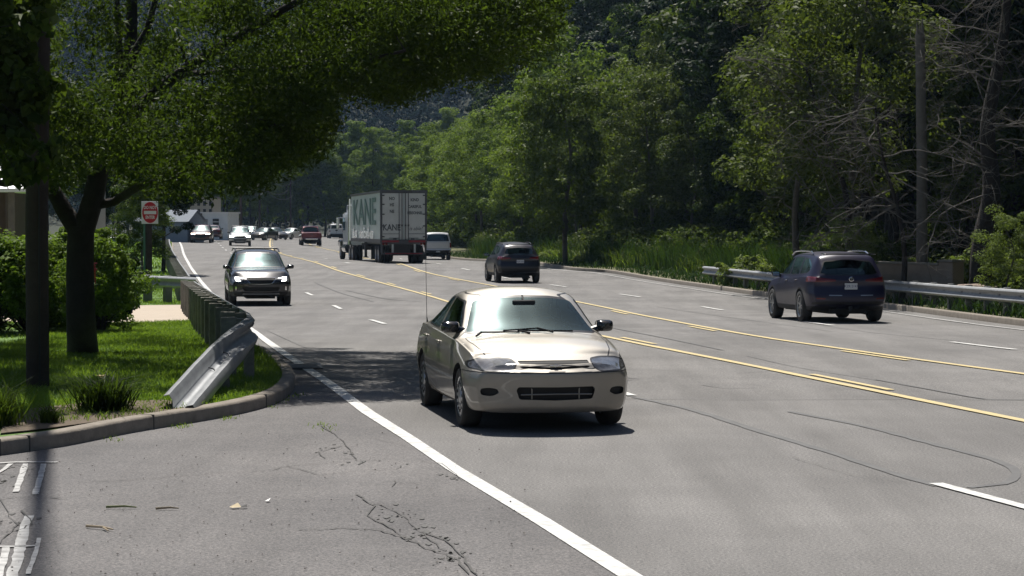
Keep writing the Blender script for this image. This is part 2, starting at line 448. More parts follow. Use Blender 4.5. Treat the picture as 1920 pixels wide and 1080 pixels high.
def vehicle(name, S, P):
    """S: body tables, P: paint and parts. x forward, y left, z up, origin on the ground at mid length"""
    root = empty(name)
    bm = body_shell(S)
    PT_, DK = 0, 1                                        # slot 0 paint, slot 1 dark trim
    nid = [1]
    parts = []                                            # (id, name, mats, kwargs, parentid)
    def new(nm, mats, par=None, **kw): i = nid[0]; nid[0] += 1; parts.append((i, nm, mats, par, kw)); return i
    allids = {0}
    # glass
    for nm, poly, x0, x1, sg in (('windshield', S['wsh'], *S['wshx'], 1), ('rear_window', S.get('rwn'), *S.get('rwnx', (0, 0)), -1)):
        if not poly: continue
        ff = lambda c, n, x0=x0, x1=x1, sg=sg: x0 < c.x < x1 and n.x * sg > .1 and n.z > -.2
        full = poly + [(-a, b) for a, b in poly[::-1] if a > 1e-6]
        full = rounded(full, S.get('gr', .09))
        cut(bm, full, 'front', ff, mi=DK)
        i = new(nm, P['glass_f'] if sg > 0 else P['glass_r'])
        cut(bm, grow(full, -.022), 'front', ff, part=i, only={0})
    doorids = {}
    for s in (1, -1):
        wins = []
        for k, poly in enumerate(S['win']):
            poly = rounded(poly, S.get('wrad', .05))
            cut(bm, poly, 'side', side_f(s, .15), mi=DK, only={0})
            i = new('window', P['glass_s']); cut(bm, grow(poly, -.016), 'side', side_f(s, .15), part=i, only={0}); wins.append((i, poly))
        for k, poly in enumerate(S.get('doors', [])):
            poly = rounded(poly, .05)
            cut(bm, grow(poly, .005), 'side', side_f(s, .05), mi=DK, only={0})
            i = new('door', P['mats'], None, keepmi=True); fs = cut(bm, grow(poly, -.003), 'side', side_f(s, .05), part=i, only={0})
            for f in fs:
                if f.material_index == DK and not any(inside(wp, *(f.calc_center_median()[q] for q in (0, 2))) for _, wp in wins): f.material_index = PT_
            for wi, wp in wins:
                cx, cz = sum(p[0] for p in wp) / len(wp), sum(p[1] for p in wp) / len(wp)
                if inside(poly, cx, cz): doorids[wi] = i
            doorids.setdefault('d%d' % s, []).append((i, poly))
    if S.get('hood'):
        pl = rounded(S['hood'] + [(a, -b) for a, b in S['hood'][::-1]], .05)
        i = new('hood', P['mats'], None, keepmi=True)
        cut(bm, grow(pl, .007), 'top', lambda c, n: n.z > .12 and c.x > S['hood'][0][0] - .1, mi=DK, only={0})
        fs = cut(bm, grow(pl, -.005), 'top', lambda c, n: n.z > .12 and c.x > S['hood'][0][0] - .1, part=i, only={0})
        wz = min(z for y, z in S['wsh'])
        for f in fs: f.material_index = PT_
        hoodid = i
    # front and rear details: (name, outline (y,z), end, mats, options)
    for d in S['detail']:
        nm, poly, end, mats, opt = d
        only = {0} if not S.get('hood') or end < 0 else {0, hoodid}
        for s in ((1, -1) if opt.get('both', True) else (1,)):
            pl = [(s * a, b) for a, b in poly]
            if not opt.get('both', True): pl = pl + [(-a, b) for a, b in pl[::-1] if a > 1e-6]
            pl = rounded(pl, opt.get('r', .02))
            xl = opt.get('x', .9)
            ff = (lambda c, n, end=end, xl=xl, lo=opt.get('nz', 2): c.x * end > (S['x'][1] if end > 0 else -S['x'][0]) - xl and n.x * end > opt.get('nx', -.1) and n.z < lo)
            if opt.get('rim'): cut(bm, grow(pl, opt['rim']), 'front', ff, mi=opt.get('rimmi', DK), only=only)
            if nm == 'paint': cut(bm, pl, 'front', ff, mi=opt['mi'], only=only); continue
            i = new(nm, mats, None, recess=(-end * opt['rec'], 0, 0) if opt.get('rec') else None, wallmi=opt.get('wallmi', 0))
            cut(bm, pl, 'front', ff, part=i, only=None if opt.get('over') else only)
    # lower dark cladding
    for poly in S.get('clad', []):
        for s in (1, -1): cut(bm, poly, 'side', side_f(s, -.2), mi=2, only=None)
    # wheel arches
    L = bm.faces.layers.int['part']
    for wx in S['axle']:
        rr = S['wheel_r'] + S.get('arch', .05); zc = S['wheel_r']
        circ = [(wx + rr * math.cos(2 * math.pi * k / 28), zc + rr * math.sin(2 * math.pi * k / 28)) for k in range(28)]
        if S.get('lip'):
            big = [(wx + (rr + S['lip']) * math.cos(2 * math.pi * k / 28), zc + (rr + S['lip']) * math.sin(2 * math.pi * k / 28)) for k in range(28)]
            for s in (1, -1): cut(bm, big, 'side', side_f(s, -.3), mi=2)
        for s in (1, -1):
            fs = cut(bm, circ, 'side', lambda c, n, s=s: c.y * s > .42)
            byp = {}
            bmesh.ops.delete(bm, geom=fs, context='FACES')
        for s in (1, -1):
            es = [e for e in bm.edges if len(e.link_faces) == 1 and all(v.co.y * s > .42 and abs(math.hypot(v.co.x - wx, v.co.z - zc) - rr) < .02 for v in e.verts)]
            r = bmesh.ops.extrude_edge_only(bm, edges=es)
            for v in [e for e in r['geom'] if isinstance(e, bmesh.types.BMVert)]: v.co.y = s * .45
            for f in [e for e in r['geom'] if isinstance(e, bmesh.types.BMFace)]: f.material_index = DK; f[L] = 0; f.smooth = False
    objs = {}
    extract(bm, 0, 'body', P['mats'], root, keepmi=True)
    for i, nm, mats, par, kw in parts:
        if i in doorids: continue
        objs[i] = extract(bm, i, nm, mats, root, **kw)
    for i, nm, mats, par, kw in parts:
        if i in doorids:
            p = objs.get(doorids[i]); extract(bm, i, nm, mats, p or root, **kw)
    # door handles
    for s in (1, -1):
        for (hx, hz), (i, poly) in zip(S.get('handles', []), doorids.get('d%d' % s, [])):
            if objs.get(i) is None: continue
            y = surf_y(bm, hx, hz, s)
            m = MB(); m.box((hx, y + s * .012, hz), (.2, .03, .035), 0, 0, .01); m.build('handle', P.get('handle', P['mats'][0]), objs[i], True, 40)
    bm.free()
    for wx in S['axle']:
        for s in (1, -1):
            wheel(root, (wx, s * S['track'], S['wheel_r']), S['wheel_r'], S.get('ww', .21), s, P, S.get('spokes', 10), style=S.get('wstyle', 'spoke'))
    for s in (1, -1):
        mx, my, mz = S['mir']; mirror_obj(root, mx, s, my, mz, P['mirror'], S.get('mird', (.12, .2, .13)))
    # underbody and cabin
    m = MB(); x0, x1 = S['x']; m.box(((x0 + x1) / 2, 0, .27), (x1 - x0 - .5, .84, .12)); m.tube([(x0 + .1, -.4, .22), (x0 + 1, -.4, .24)], .03)
    for wx in S['axle']: m.tube([(wx, -S['track'] + .05, S['wheel_r']), (wx, S['track'] - .05, S['wheel_r'])], .05)
    m.build('underbody', MT['rubber'], root)
    c0, c1, cz, ch = S['cab']
    m = MB(); m.box(((c0 + c1) / 2, 0, .33), (c1 - c0, 1.2, .06)); m.box((c1 - .12, 0, cz - .1), (.36, 1.25, .16), 0, 0, .04)
    m.build('dashboard', MT['cabin'], root, True)
    for si, sx in enumerate(S['seats']):
        for sy in (.36, -.36):
            lo_ = S.get('rearlow', .0) if si else 0
            m = MB(); m.box((sx, sy, .5), (.5, .48, .16), 0, 0, .05); m.M = Matrix.Translation((sx - .25, sy, .55 - lo_)) @ Matrix.Rotation(-.22, 4, 'Y')
            m.box((0, 0, .3), (.14, .46, .62), 0, 0, .05)
            if not si: m.box((0, 0, .7), (.09, .26, .16), 0, 0, .03)
            m.build('seat', MT['seat'], root, True)
    m = MB(); m.M = Matrix.Translation((S['seats'][0] + .46, .36, cz - .04)) @ Matrix.Rotation(-.45, 4, 'Y')
    m.tube([(0, .18 * math.cos(a), .18 * math.sin(a)) for a in [2 * math.pi * k / 20 for k in range(21)]], .014, 8); m.tube([(0, -.17, 0), (0, .17, 0)], .02); m.box((0, 0, 0), (.04, .1, .1), 0, 0, .01)
    m.build('steering_wheel', MT['rubber'], root, True)
    return root
def surf_y(bm, x, z, s):
    best = .8
    d = 9
    for v in bm.verts:
        if v.co.y * s > .3:
            q = (v.co.x - x) ** 2 + (v.co.z - z) ** 2
            if q < d: d = q; best = v.co.y
    return best
MT = {}
MT['rubber'] = pm('rubber', (.012, .012, .013), .75)
MT['tyre'] = pm('tyre rubber', (.016, .016, .017), .8, noise=((.03, .03, .03), .3), nscale=6)
MT['cabin'] = pm('cabin plastic', (.03, .032, .034), .7)
MT['seat'] = pm('seat cloth', (.06, .062, .068), .9)
MT['mirrorglass'] = pm('mirror glass', (.6, .65, .7), .03, 1.)
MT['black'] = pm('black trim', (.012, .012, .014), .35)
MT['gloss'] = pm('gloss black', (.008, .008, .01), .12, coat=.5)
MT['chrome'] = pm('chrome', (.7, .7, .72), .12, 1.)
MT['alloy'] = pm('alloy', (.42, .43, .45), .32, .8)
MT['redlamp'] = pm('red lamp lens', (.13, .005, .010), .12, coat=.6)
MT['clearlamp'] = pm('lamp lens', (.26, .26, .27), .2, .5, coat=.8, noise=((.08, .08, .085), .4), nscale=9)
MT['amber'] = pm('amber lens', (.35, .18, .10), .15, .3, coat=.6)
MT['lit'] = pm('lit lamp', (.9, .9, .9), .3, emis=(1, .97, .9), estr=9)
MT['litwarm'] = pm('lit warm lamp', (.9, .8, .7), .3, emis=(1, .86, .68), estr=7)
MT['plate'] = pm('licence plate', (.62, .64, .66), .45)
MT['platetext'] = pm('licence plate lettering', (.03, .05, .2), .5)
MT['galv'] = pm('galvanised steel', (.36, .375, .39), .5, .35, noise=((.22, .23, .245), .5), nscale=5, bump=.08, bscale=30)
MT['glass_clear'] = glassmat('windshield glass', (.50, .88, .90), .9, .085, .26)
MT['glass_mid'] = glassmat('side glass', (.45, .55, .55), .5, .02)
MT['glass_dark'] = glassmat('privacy glass', (.3, .33, .36), .2, .02)
def paint(name, col, rough=.3, metal=.45, coat=.9, dirt=None):
    m, N, Lk, b = newmat(name)
    b.inputs['Metallic'].default_value = metal; b.inputs['Coat Weight'].default_value = coat; b.inputs['Coat Roughness'].default_value = .05
    tc = N.new('ShaderNodeTexCoord'); n = N.new('ShaderNodeTexNoise'); n.inputs['Scale'].default_value = 3; n.inputs['Detail'].default_value = 8; n.inputs['Roughness'].default_value = .7
    Lk.new(tc.outputs['Object'], n.inputs[0])
    sp = N.new('ShaderNodeSeparateXYZ'); Lk.new(tc.outputs['Object'], sp.inputs[0])
    # road dust low on the sills
    mr = N.new('ShaderNodeMapRange'); mr.inputs[1].default_value = .75; mr.inputs[2].default_value = .15; mr.inputs[3].default_value = 0; mr.inputs[4].default_value = .55; Lk.new(sp.outputs[2], mr.inputs[0])
    mu = N.new('ShaderNodeMath'); mu.operation = 'MULTIPLY'; Lk.new(mr.outputs[0], mu.inputs[0]); Lk.new(n.outputs[0], mu.inputs[1])
    mx = N.new('ShaderNodeMix'); mx.data_type = 'RGBA'; Lk.new(mu.outputs[0], mx.inputs[0]); mx.inputs[6].default_value = (*col, 1); mx.inputs[7].default_value = (*(dirt or (.10, .095, .085)), 1)
    Lk.new(mx.outputs[2], b.inputs['Base Color'])
    r = N.new('ShaderNodeMath'); r.operation = 'MULTIPLY_ADD'; r.inputs[1].default_value = .5; r.inputs[2].default_value = rough; Lk.new(mu.outputs[0], r.inputs[0]); Lk.new(r.outputs[0], b.inputs['Roughness'])
    return m
def pack(pn, col, gl=('glass_clear', 'glass_mid', 'glass_mid'), **kw):
    p = paint(pn, col, **kw)
    return dict(mats=[p, MT['black'], MT['rubber'], MT['chrome']], glass_f=MT[gl[0]], glass_s=MT[gl[1]], glass_r=MT[gl[2]], mirror=[MT['gloss']], tyre=MT['tyre'], rim=MT['alloy'], black=MT['rubber'], paint=p)
# ---- tan compact sedan
SEDAN = dict(
    x=(-2.26, 2.24), fade=.6, sweep=(.22, .34),
    zb=[(-2.26, .34), (-2.0, .26), (-1.6, .2), (1.6, .19), (2.0, .19), (2.24, .2)],
    ws=[(-2.26, .62), (-2.1, .76), (-1.4, .80), (1.4, .80), (1.95, .79), (2.12, .77), (2.24, .72)],
    zm=[(-2.26, .56), (2.24, .5)],
    wm=[(-2.26, .70), (-2.12, .80), (-1.5, .855), (-.5, .86), (1.4, .86), (1.9, .84), (2.1, .82), (2.24, .765)],
    zs=[(-2.26, .84), (-2.1, .9), (-1.2, .93), (-.4, .92), (.6, .885), (1.0, .865), (1.5, .80), (1.9, .725), (2.1, .67), (2.24, .62)],
    wb=[(-2.26, .62), (-2.1, .72), (-1.5, .78), (-.6, .81), (.9, .81), (1.4, .79), (1.8, .765), (2.05, .74), (2.24, .70)],
    wr=[(-2.26, .5), (-2.0, .62), (-1.55, .66), (-1.2, .60), (-.75, .575), (-.2, .59), (.15, .60), (.45, .635), (.75, .68), (.98, .70), (1.25, .70), (1.7, .66), (2.05, .60), (2.24, .56)],
    zt=[(-2.26, .9), (-2.18, .97), (-2.0, .99), (-1.65, 1.0), (-1.45, 1.04), (-1.1, 1.2), (-.75, 1.33), (-.4, 1.385), (0, 1.39), (.22, 1.355), (.4, 1.285), (.98, .955), (1.1, .93), (1.4, .90), (1.75, .84), (2.05, .765), (2.24, .70)],
    cr=[(-2.26, .03), (-1.5, .05), (-.7, .075), (.1, .085), (.5, .11), (.9, .075), (1.1, .045), (1.7, .05), (2.24, .03)],
    front=[(.19, -.03), (.25, .01), (.42, .03), (.575, .045), (.605, .04), (.63, .0), (.685, -.055), (.72, -.11), (.76, -.18)],
    rear=[(.3, -.05), (.45, .02), (.55, .03), (.62, -.02), (.9, -.04)],
    wsh=[(0, .945), (.45, .935), (.715, .92), (.545, 1.27), (.30, 1.303), (0, 1.312)], wshx=(.31, 1.16), gr=.05,
    rwn=[(0, 1.06), (.58, 1.06), (.46, 1.29), (0, 1.31)], rwnx=(-1.6, -.6),
    win=[[(.80, .93), (.28, 1.255), (-.18, 1.29), (-.2, .93)], [(-.27, .93), (-.25, 1.29), (-.62, 1.27), (-1.05, 1.09), (-1.17, .95)]],
    doors=[[(.86, .30), (.95, .84), (.88, .91), (.26, 1.31), (-.22, 1.335), (-.235, .26)], [(-.245, .26), (-.23, 1.335), (-.66, 1.3), (-1.12, 1.1), (-1.26, .9), (-1.0, .62), (-.86, .36)]],
    handles=[(-.08, .80), (-1.02, .82)],
    hood=[(1.0, .72), (1.3, .715), (1.7, .665), (1.95, .57), (2.02, .50), (2.2, .40)],
    detail=[
        ('headlight', [(.39, .69), (.42, .638), (.48, .615), (.70, .622), (.81, .64), (.81, .685), (.70, .722), (.52, .730), (.41, .718)], 1, [MT['clearlamp']], dict(rim=.014, r=.03, x=.6, nx=-.2)),
        ('grille', [(0, .716), (.36, .714), (.355, .688), (0, .676)], 1, [MT['rubber']], dict(both=False, rec=.03, r=.008)),
        ('grille', [(0, .652), (.33, .666), (.362, .662), (.34, .648), (0, .630)], 1, [MT['rubber']], dict(both=False, rec=.03, r=.008)),
        ('air_intake', [(0, .458), (.38, .462), (.40, .43), (.37, .338), (0, .325)], 1, [MT['rubber']], dict(both=False, rec=.05, r=.02)),
        ('fog_lamp_grille', [(.56, .40), (.58, .44), (.65, .452), (.735, .44), (.73, .375), (.63, .365)], 1, [MT['rubber']], dict(rec=.035, r=.03)),
        ('paint', [(0, .606), (.86, .606), (.86, .596), (0, .594)], 1, None, dict(both=False, mi=1, r=.002)),
        ('taillight', [(.45, .72), (.46, .86), (.78, .88), (.80, .70)], -1, [MT['redlamp']], dict(x=.3)),
        ('paint', [(0, .58), (.86, .58), (.86, .57), (0, .57)], -1, None, dict(both=False, mi=1, r=.002)),
    ],
    axle=(1.33, -1.30), wheel_r=.305, arch=.045, track=.735, ww=.2, wstyle='cover', mir=(.74, .735, .93), mird=(.12, .19, .125), rearlow=.16,
    cab=(-1.2, .95, .93, 1.2), seats=(-.05, -.72))
PSED = pack('champagne paint', (.345, .325, .295), rough=.53, metal=.94, dirt=(.2, .17, .13))
# ---- dark wagon with roof rails (oncoming)
WAGON = dict(
    x=(-2.42, 2.40), fade=.6, sweep=(.16, .30),
    zb=[(-2.42, .42), (-1.9, .27), (1.8, .26), (2.40, .30)],
    ws=[(-2.42, .74), (-2.2, .84), (-1.4, .87), (1.5, .87), (2.1, .85), (2.40, .78)],
    zm=[(-2.42, .66), (2.40, .58)],
    wm=[(-2.42, .82), (-2.25, .89), (-1.5, .925), (1.4, .925), (2.0, .91), (2.2, .89), (2.40, .83)],
    zs=[(-2.42, 1.08), (-1.2, 1.08), (0, 1.04), (.9, 1.02), (1.5, .98), (2.0, .88), (2.25, .80), (2.40, .74)],
    wb=[(-2.42, .76), (-2.2, .83), (-1.4, .86), (.8, .87), (1.4, .86), (2.0, .83), (2.40, .76)],
    wr=[(-2.42, .60), (-2.2, .62), (-1.5, .63), (-.2, .64), (.35, .65), (.7, .70), (1.1, .76), (1.4, .76), (2.0, .70), (2.40, .64)],
    zt=[(-2.42, 1.18), (-2.34, 1.4), (-2.15, 1.58), (-1.8, 1.62), (-.5, 1.65), (.1, 1.62), (.35, 1.56), (1.1, 1.13), (1.25, 1.10), (1.7, 1.06), (2.1, .96), (2.3, .86), (2.40, .79)],
    cr=[(-2.42, .05), (-2.0, .07), (.1, .08), (.5, .11), (1.1, .07), (1.3, .04), (2.40, .03)],
    front=[(.3, -.03), (.45, .03), (.62, .05), (.74, .03), (.85, -.06), (.95, -.12)],
    rear=[(.4, -.02), (.55, .06), (.7, .04), (.9, 0), (1.1, -.03), (1.6, -.12)],
    wsh=[(0, 1.125), (.5, 1.115), (.755, 1.10), (.575, 1.515), (.3, 1.54), (0, 1.55)], wshx=(.15, 1.3), gr=.05,
    rwn=[(0, 1.16), (.66, 1.16), (.54, 1.46), (0, 1.5)], rwnx=(-2.5, -2.0),
    win=[[(.98, 1.10), (.32, 1.50), (-.12, 1.53), (-.14, 1.10)], [(-.21, 1.10), (-.19, 1.53), (-.95, 1.52), (-1.02, 1.11)], [(-1.1, 1.12), (-1.03, 1.51), (-1.6, 1.46), (-1.8, 1.18)]],
    doors=[[(.98, .45), (1.05, 1.03), (.33, 1.56), (-.16, 1.58), (-.17, .40)], [(-.18, .40), (-.17, 1.58), (-.98, 1.57), (-1.12, 1.1), (-1.1, .7), (-.98, .45)]],
    handles=[(.0, .95), (-.98, .97)], hood=[(1.15, .78), (1.6, .775), (2.1, .70), (2.28, .56), (2.42, .5)],
    detail=[
        ('headlight', [(.44, .80), (.52, .76), (.62, .70), (.84, .71), (.85, .83), (.80, .87), (.6, .86)], 1, [MT['clearlamp']], dict(rim=.01, r=.02, x=.7, nx=-.2)),
        ('running_light', [(.48, .815), (.66, .845), (.76, .845), (.735, .735), (.60, .72), (.60, .755), (.68, .775), (.70, .81)], 1, [MT['lit']], dict(r=.008, x=.7, nx=-.2, over=True)),
        ('grille', [(0, .835), (.40, .83), (.43, .80), (.30, .655), (0, .645)], 1, [MT['rubber']], dict(both=False, rec=.04, r=.03, rim=.012, rimmi=3)),
        ('air_intake', [(0, .56), (.55, .555), (.50, .44), (0, .43)], 1, [MT['rubber']], dict(both=False, rec=.03, r=.03)),
        ('skid_plate', [(0, .365), (.52, .365), (.56, .34), (0, .335)], 1, [MT['alloy']], dict(both=False, r=.01)),
        ('fog_lamp', [(.71, .46), (.75, .46), (.75, .57), (.71, .57)], 1, [MT['chrome']], dict(r=.01)),
        ('taillight', [(.5, .98), (.55, 1.12), (.84, 1.14), (.84, .92)], -1, [MT['redlamp']], dict(x=.4)),
    ],
    clad=[[(-2.6, .2), (2.6, .2), (2.6, .42), (-2.6, .42)]], lip=.05,
    axle=(1.45, -1.30), wheel_r=.35, arch=.05, track=.80, ww=.22, spokes=10, mir=(.92, .86, 1.06), cab=(-2.0, 1.0, 1.05, 1.4), seats=(.1, -.8))
PWAG = pack('dark grey paint', (.018, .019, .023), rough=.25, metal=.3, dirt=(.06, .058, .055))
# ---- large dark SUV seen from behind
SUV = dict(
    x=(-2.47, 2.47), fade=.6, sweep=(.22, .26),
    zb=[(-2.47, .42), (-1.9, .28), (1.8, .27), (2.47, .32)],
    ws=[(-2.47, .78), (-2.2, .87), (-1.4, .90), (1.5, .90), (2.47, .80)],
    zm=[(-2.47, .72), (2.47, .62)],
    wm=[(-2.47, .84), (-2.25, .93), (-1.5, .965), (-.4, .945), (1.4, .965), (2.0, .94), (2.47, .82)],
    zs=[(-2.47, 1.10), (-1.6, 1.11), (-.6, 1.08), (.9, 1.05), (1.6, 1.0), (2.2, .90), (2.47, .78)],
    wb=[(-2.47, .78), (-2.2, .87), (-1.5, .91), (-.4, .88), (1.4, .88), (2.0, .85), (2.47, .76)],
    wr=[(-2.47, .60), (-2.3, .62), (-1.5, .655), (-.2, .67), (.45, .68), (.8, .73), (1.2, .78), (1.6, .77), (2.47, .62)],
    zt=[(-2.47, 1.16), (-2.40, 1.34), (-2.22, 1.56), (-2.08, 1.64), (-1.8, 1.69), (-.6, 1.73), (.1, 1.71), (.4, 1.64), (1.2, 1.17), (1.35, 1.13), (2.0, 1.05), (2.3, .95), (2.47, .84)],
    cr=[(-2.47, .05), (-2.0, .07), (.1, .08), (.5, .11), (1.2, .07), (1.5, .04), (2.47, .03)],
    front=[(.3, -.02), (.6, .04), (.9, -.06), (1.0, -.12)],
    rear=[(.35, -.08), (.46, .05), (.62, .09), (.72, .07), (.80, .02), (.9, -.01), (1.02, .02), (1.1, -.01), (1.3, -.06), (1.6, -.16)],
    wsh=[(0, 1.17), (.78, 1.15), (.59, 1.60), (0, 1.63)], wshx=(.2, 1.4), gr=.05,
    rwn=[(0, 1.14), (.50, 1.15), (.70, 1.19), (.56, 1.50), (0, 1.53)], rwnx=(-2.6, -2.0),
    win=[[(1.0, 1.15), (.40, 1.545), (-.02, 1.60), (-.04, 1.15)], [(-.12, 1.15), (-.10, 1.60), (-.95, 1.60), (-1.0, 1.16)], [(-1.09, 1.165), (-1.04, 1.59), (-1.5, 1.56), (-1.86, 1.42), (-1.98, 1.30), (-1.8, 1.2)]],
    doors=[[(1.05, .45), (1.1, 1.1), (.4, 1.62), (-.05, 1.66), (-.07, .42)], [(-.08, .42), (-.06, 1.66), (-1.0, 1.66), (-1.08, 1.1), (-1.2, .9), (-1.12, .6), (-1.0, .45)]],
    handles=[(.12, 1.0), (-.88, 1.02)],
    detail=[
        ('headlight', [(.45, .80), (.5, .9), (.84, .92), (.84, .8)], 1, [MT['clearlamp']], dict(x=.6)),
        ('grille', [(0, .84), (.45, .84), (.5, .5), (0, .45)], 1, [MT['rubber']], dict(both=False, rec=.04)),
        ('taillight', [(.34, 1.005), (.36, 1.055), (.62, 1.085), (.95, 1.14), (.95, .99), (.62, .985)], -1, [MT['redlamp']], dict(x=.55, nx=-.3, rim=.008)),
        ('reflector', [(.60, .565), (.60, .60), (.80, .61), (.80, .575)], -1, [MT['redlamp']], dict(r=.005)),
        ('paint', [(0, .44), (.86, .44), (.86, .5), (.6, .53), (0, .50)], -1, None, dict(both=False, mi=2, r=.02)),
        ('paint', [(0, .735), (.70, .74), (.72, .748), (0, .744)], -1, None, dict(both=False, mi=1, r=.002)),
        ('bumper_trim', [(.22, .655), (.22, .675), (.52, .68), (.52, .66)], -1, [MT['alloy']], dict(r=.004)),
    ],
    clad=[[(-2.6, .2), (2.6, .2), (2.6, .40), (-2.6, .40)]], lip=.04,
    axle=(1.43, -1.42), wheel_r=.385, arch=.05, track=.84, ww=.24, spokes=10, wstyle='twin', mir=(.92, .88, 1.09), cab=(-2.0, 1.0, 1.1, 1.4), seats=(.1, -.9, -1.6))
PSUV = pack('midnight blue paint', (.010, .008, .034), gl=('glass_clear', 'glass_mid', 'glass_dark'), rough=.35, metal=.1, coat=.15, dirt=(.018, .015, .022))
# ---- dark compact crossover seen from behind
XOVER = dict(SUV)
XOVER.update(x=(-2.2, 2.2), sweep=(.26, .28),
    zb=[(-2.2, .45), (-1.7, .28), (1.6, .27), (2.2, .32)], ws=[(-2.2, .72), (-1.9, .84), (1.5, .85), (2.2, .74)],
    zm=[(-2.2, .72), (2.2, .6)], wm=[(-2.2, .80), (-2.0, .88), (-1.3, .915), (-.4, .90), (1.3, .915), (1.8, .88), (2.2, .76)],
    zs=[(-2.2, 1.06), (-1.4, 1.06), (0, 1.02), (1.2, .98), (1.8, .90), (2.2, .76)], wb=[(-2.2, .73), (-1.9, .82), (-1.3, .86), (1.2, .85), (2.2, .70)],
    wr=[(-2.2, .53), (-2.0, .56), (-1.3, .60), (0, .63), (.5, .65), (.8, .70), (1.2, .74), (2.2, .58)],
    zt=[(-2.2, 1.14), (-2.12, 1.26), (-1.85, 1.50), (-1.7, 1.57), (-1.3, 1.62), (-.4, 1.66), (.2, 1.62), (.45, 1.55), (1.1, 1.12), (1.3, 1.08), (1.8, 1.0), (2.05, .9), (2.2, .8)],
    cr=[(-2.2, .05), (-1.7, .08), (.1, .08), (.5, .11), (1.1, .07), (1.4, .04), (2.2, .03)],
    rear=[(.4, -.10), (.5, .04), (.66, .10), (.78, .06), (.9, .0), (1.0, .03), (1.08, -.01), (1.5, -.12)],
    wsh=[(0, 1.13), (.74, 1.11), (.56, 1.53), (0, 1.55)], wshx=(.2, 1.3),
    rwn=[(0, 1.13), (.45, 1.14), (.64, 1.19), (.52, 1.43), (0, 1.46)], rwnx=(-2.3, -1.7),
    win=[[(.95, 1.11), (.40, 1.47), (-.05, 1.53), (-.07, 1.11)], [(-.14, 1.11), (-.12, 1.53), (-.85, 1.51), (-.95, 1.13)], [(-1.03, 1.14), (-.95, 1.5), (-1.3, 1.45), (-1.55, 1.27), (-1.4, 1.18)]],
    doors=[[(1.0, .45), (1.05, 1.05), (.4, 1.55), (-.08, 1.59), (-.1, .42)], [(-.11, .42), (-.09, 1.59), (-.92, 1.57), (-1.02, 1.1), (-1.05, .8), (-.92, .45)]],
    handles=[(.1, .97), (-.8, .99)],
    detail=[
        ('headlight', [(.42, .78), (.5, .88), (.8, .9), (.8, .78)], 1, [MT['clearlamp']], dict(x=.6)),
        ('grille', [(0, .8), (.4, .8), (.4, .5), (0, .45)], 1, [MT['rubber']], dict(both=False, rec=.04)),
        ('taillight', [(.36, .99), (.40, 1.045), (.70, 1.07), (.90, 1.10), (.90, .94), (.68, .96)], -1, [MT['redlamp']], dict(x=.5, nx=-.3, rim=.008)),
        ('paint', [(0, .46), (.84, .46), (.84, .6), (.6, .62), (0, .58)], -1, None, dict(both=False, mi=2, r=.03)),
        ('paint', [(0, .745), (.62, .75), (.64, .758), (0, .754)], -1, None, dict(both=False, mi=1, r=.002)),
    ], axle=(1.3, -1.32), wheel_r=.355, arch=.05, track=.79, ww=.22, spokes=10, mir=(.9, .84, 1.06), cab=(-1.8, 1.0, 1.08, 1.4), seats=(.1, -.8), lip=.06)
PXO = pack('charcoal blue paint', (.012, .012, .022), gl=('glass_clear', 'glass_dark', 'glass_dark'), rough=.35, metal=.1, coat=.2, dirt=(.05, .048, .045))
def plate(root, x, y, z, txt, end=-1, tilt=0):
    m = MB(); m.box((x, y, z), (.012, .305, .155), 0, 0, .005); o = m.build('licence_plate', MT['plate'], root)
    M4 = Matrix.Translation((x + end * .007, y, z)) @ (Matrix(((0, 0, -1, 0), (-1, 0, 0, 0), (0, 1, 0, 0), (0, 0, 0, 1))) if end < 0 else Matrix(((0, 0, 1, 0), (1, 0, 0, 0), (0, 1, 0, 0), (0, 0, 0, 1))))
    text_mesh(o, 'lettering', txt, .085, MT['platetext'], M4, .001, (.9, 1))
    return o
def roof_rails(root, x0, x1, y, z, mats, cross=False, h=.06, rise=.04):
    for s in (1, -1):
        m = MB(); P = catmull([(x0, s * y, z - .03), (x0 + .18, s * (y - .01), z + h * .8), ((x0 + x1) / 2, s * (y - .01), z + h + rise), (x1 - .22, s * (y - .01), z + h * .8), (x1, s * y, z - .05)], .12)
        m.tube(P, .02, 8); m.build('roof_rail', mats, root, True)
    if cross:
        for xx in (x0 + .5, x1 - .5):
            m = MB(); m.tube([(xx, -y, z + h + .02), (xx, y, z + h + .02)], .018); m.build('crossbar', MT['black'], root, True)
def wiper(root, pts, mats=None):
    m = MB(); m.tube(pts[:2], .012, 6); m.tube(pts[1:], .009, 6); m.build('wiper', MT['rubber'], root)
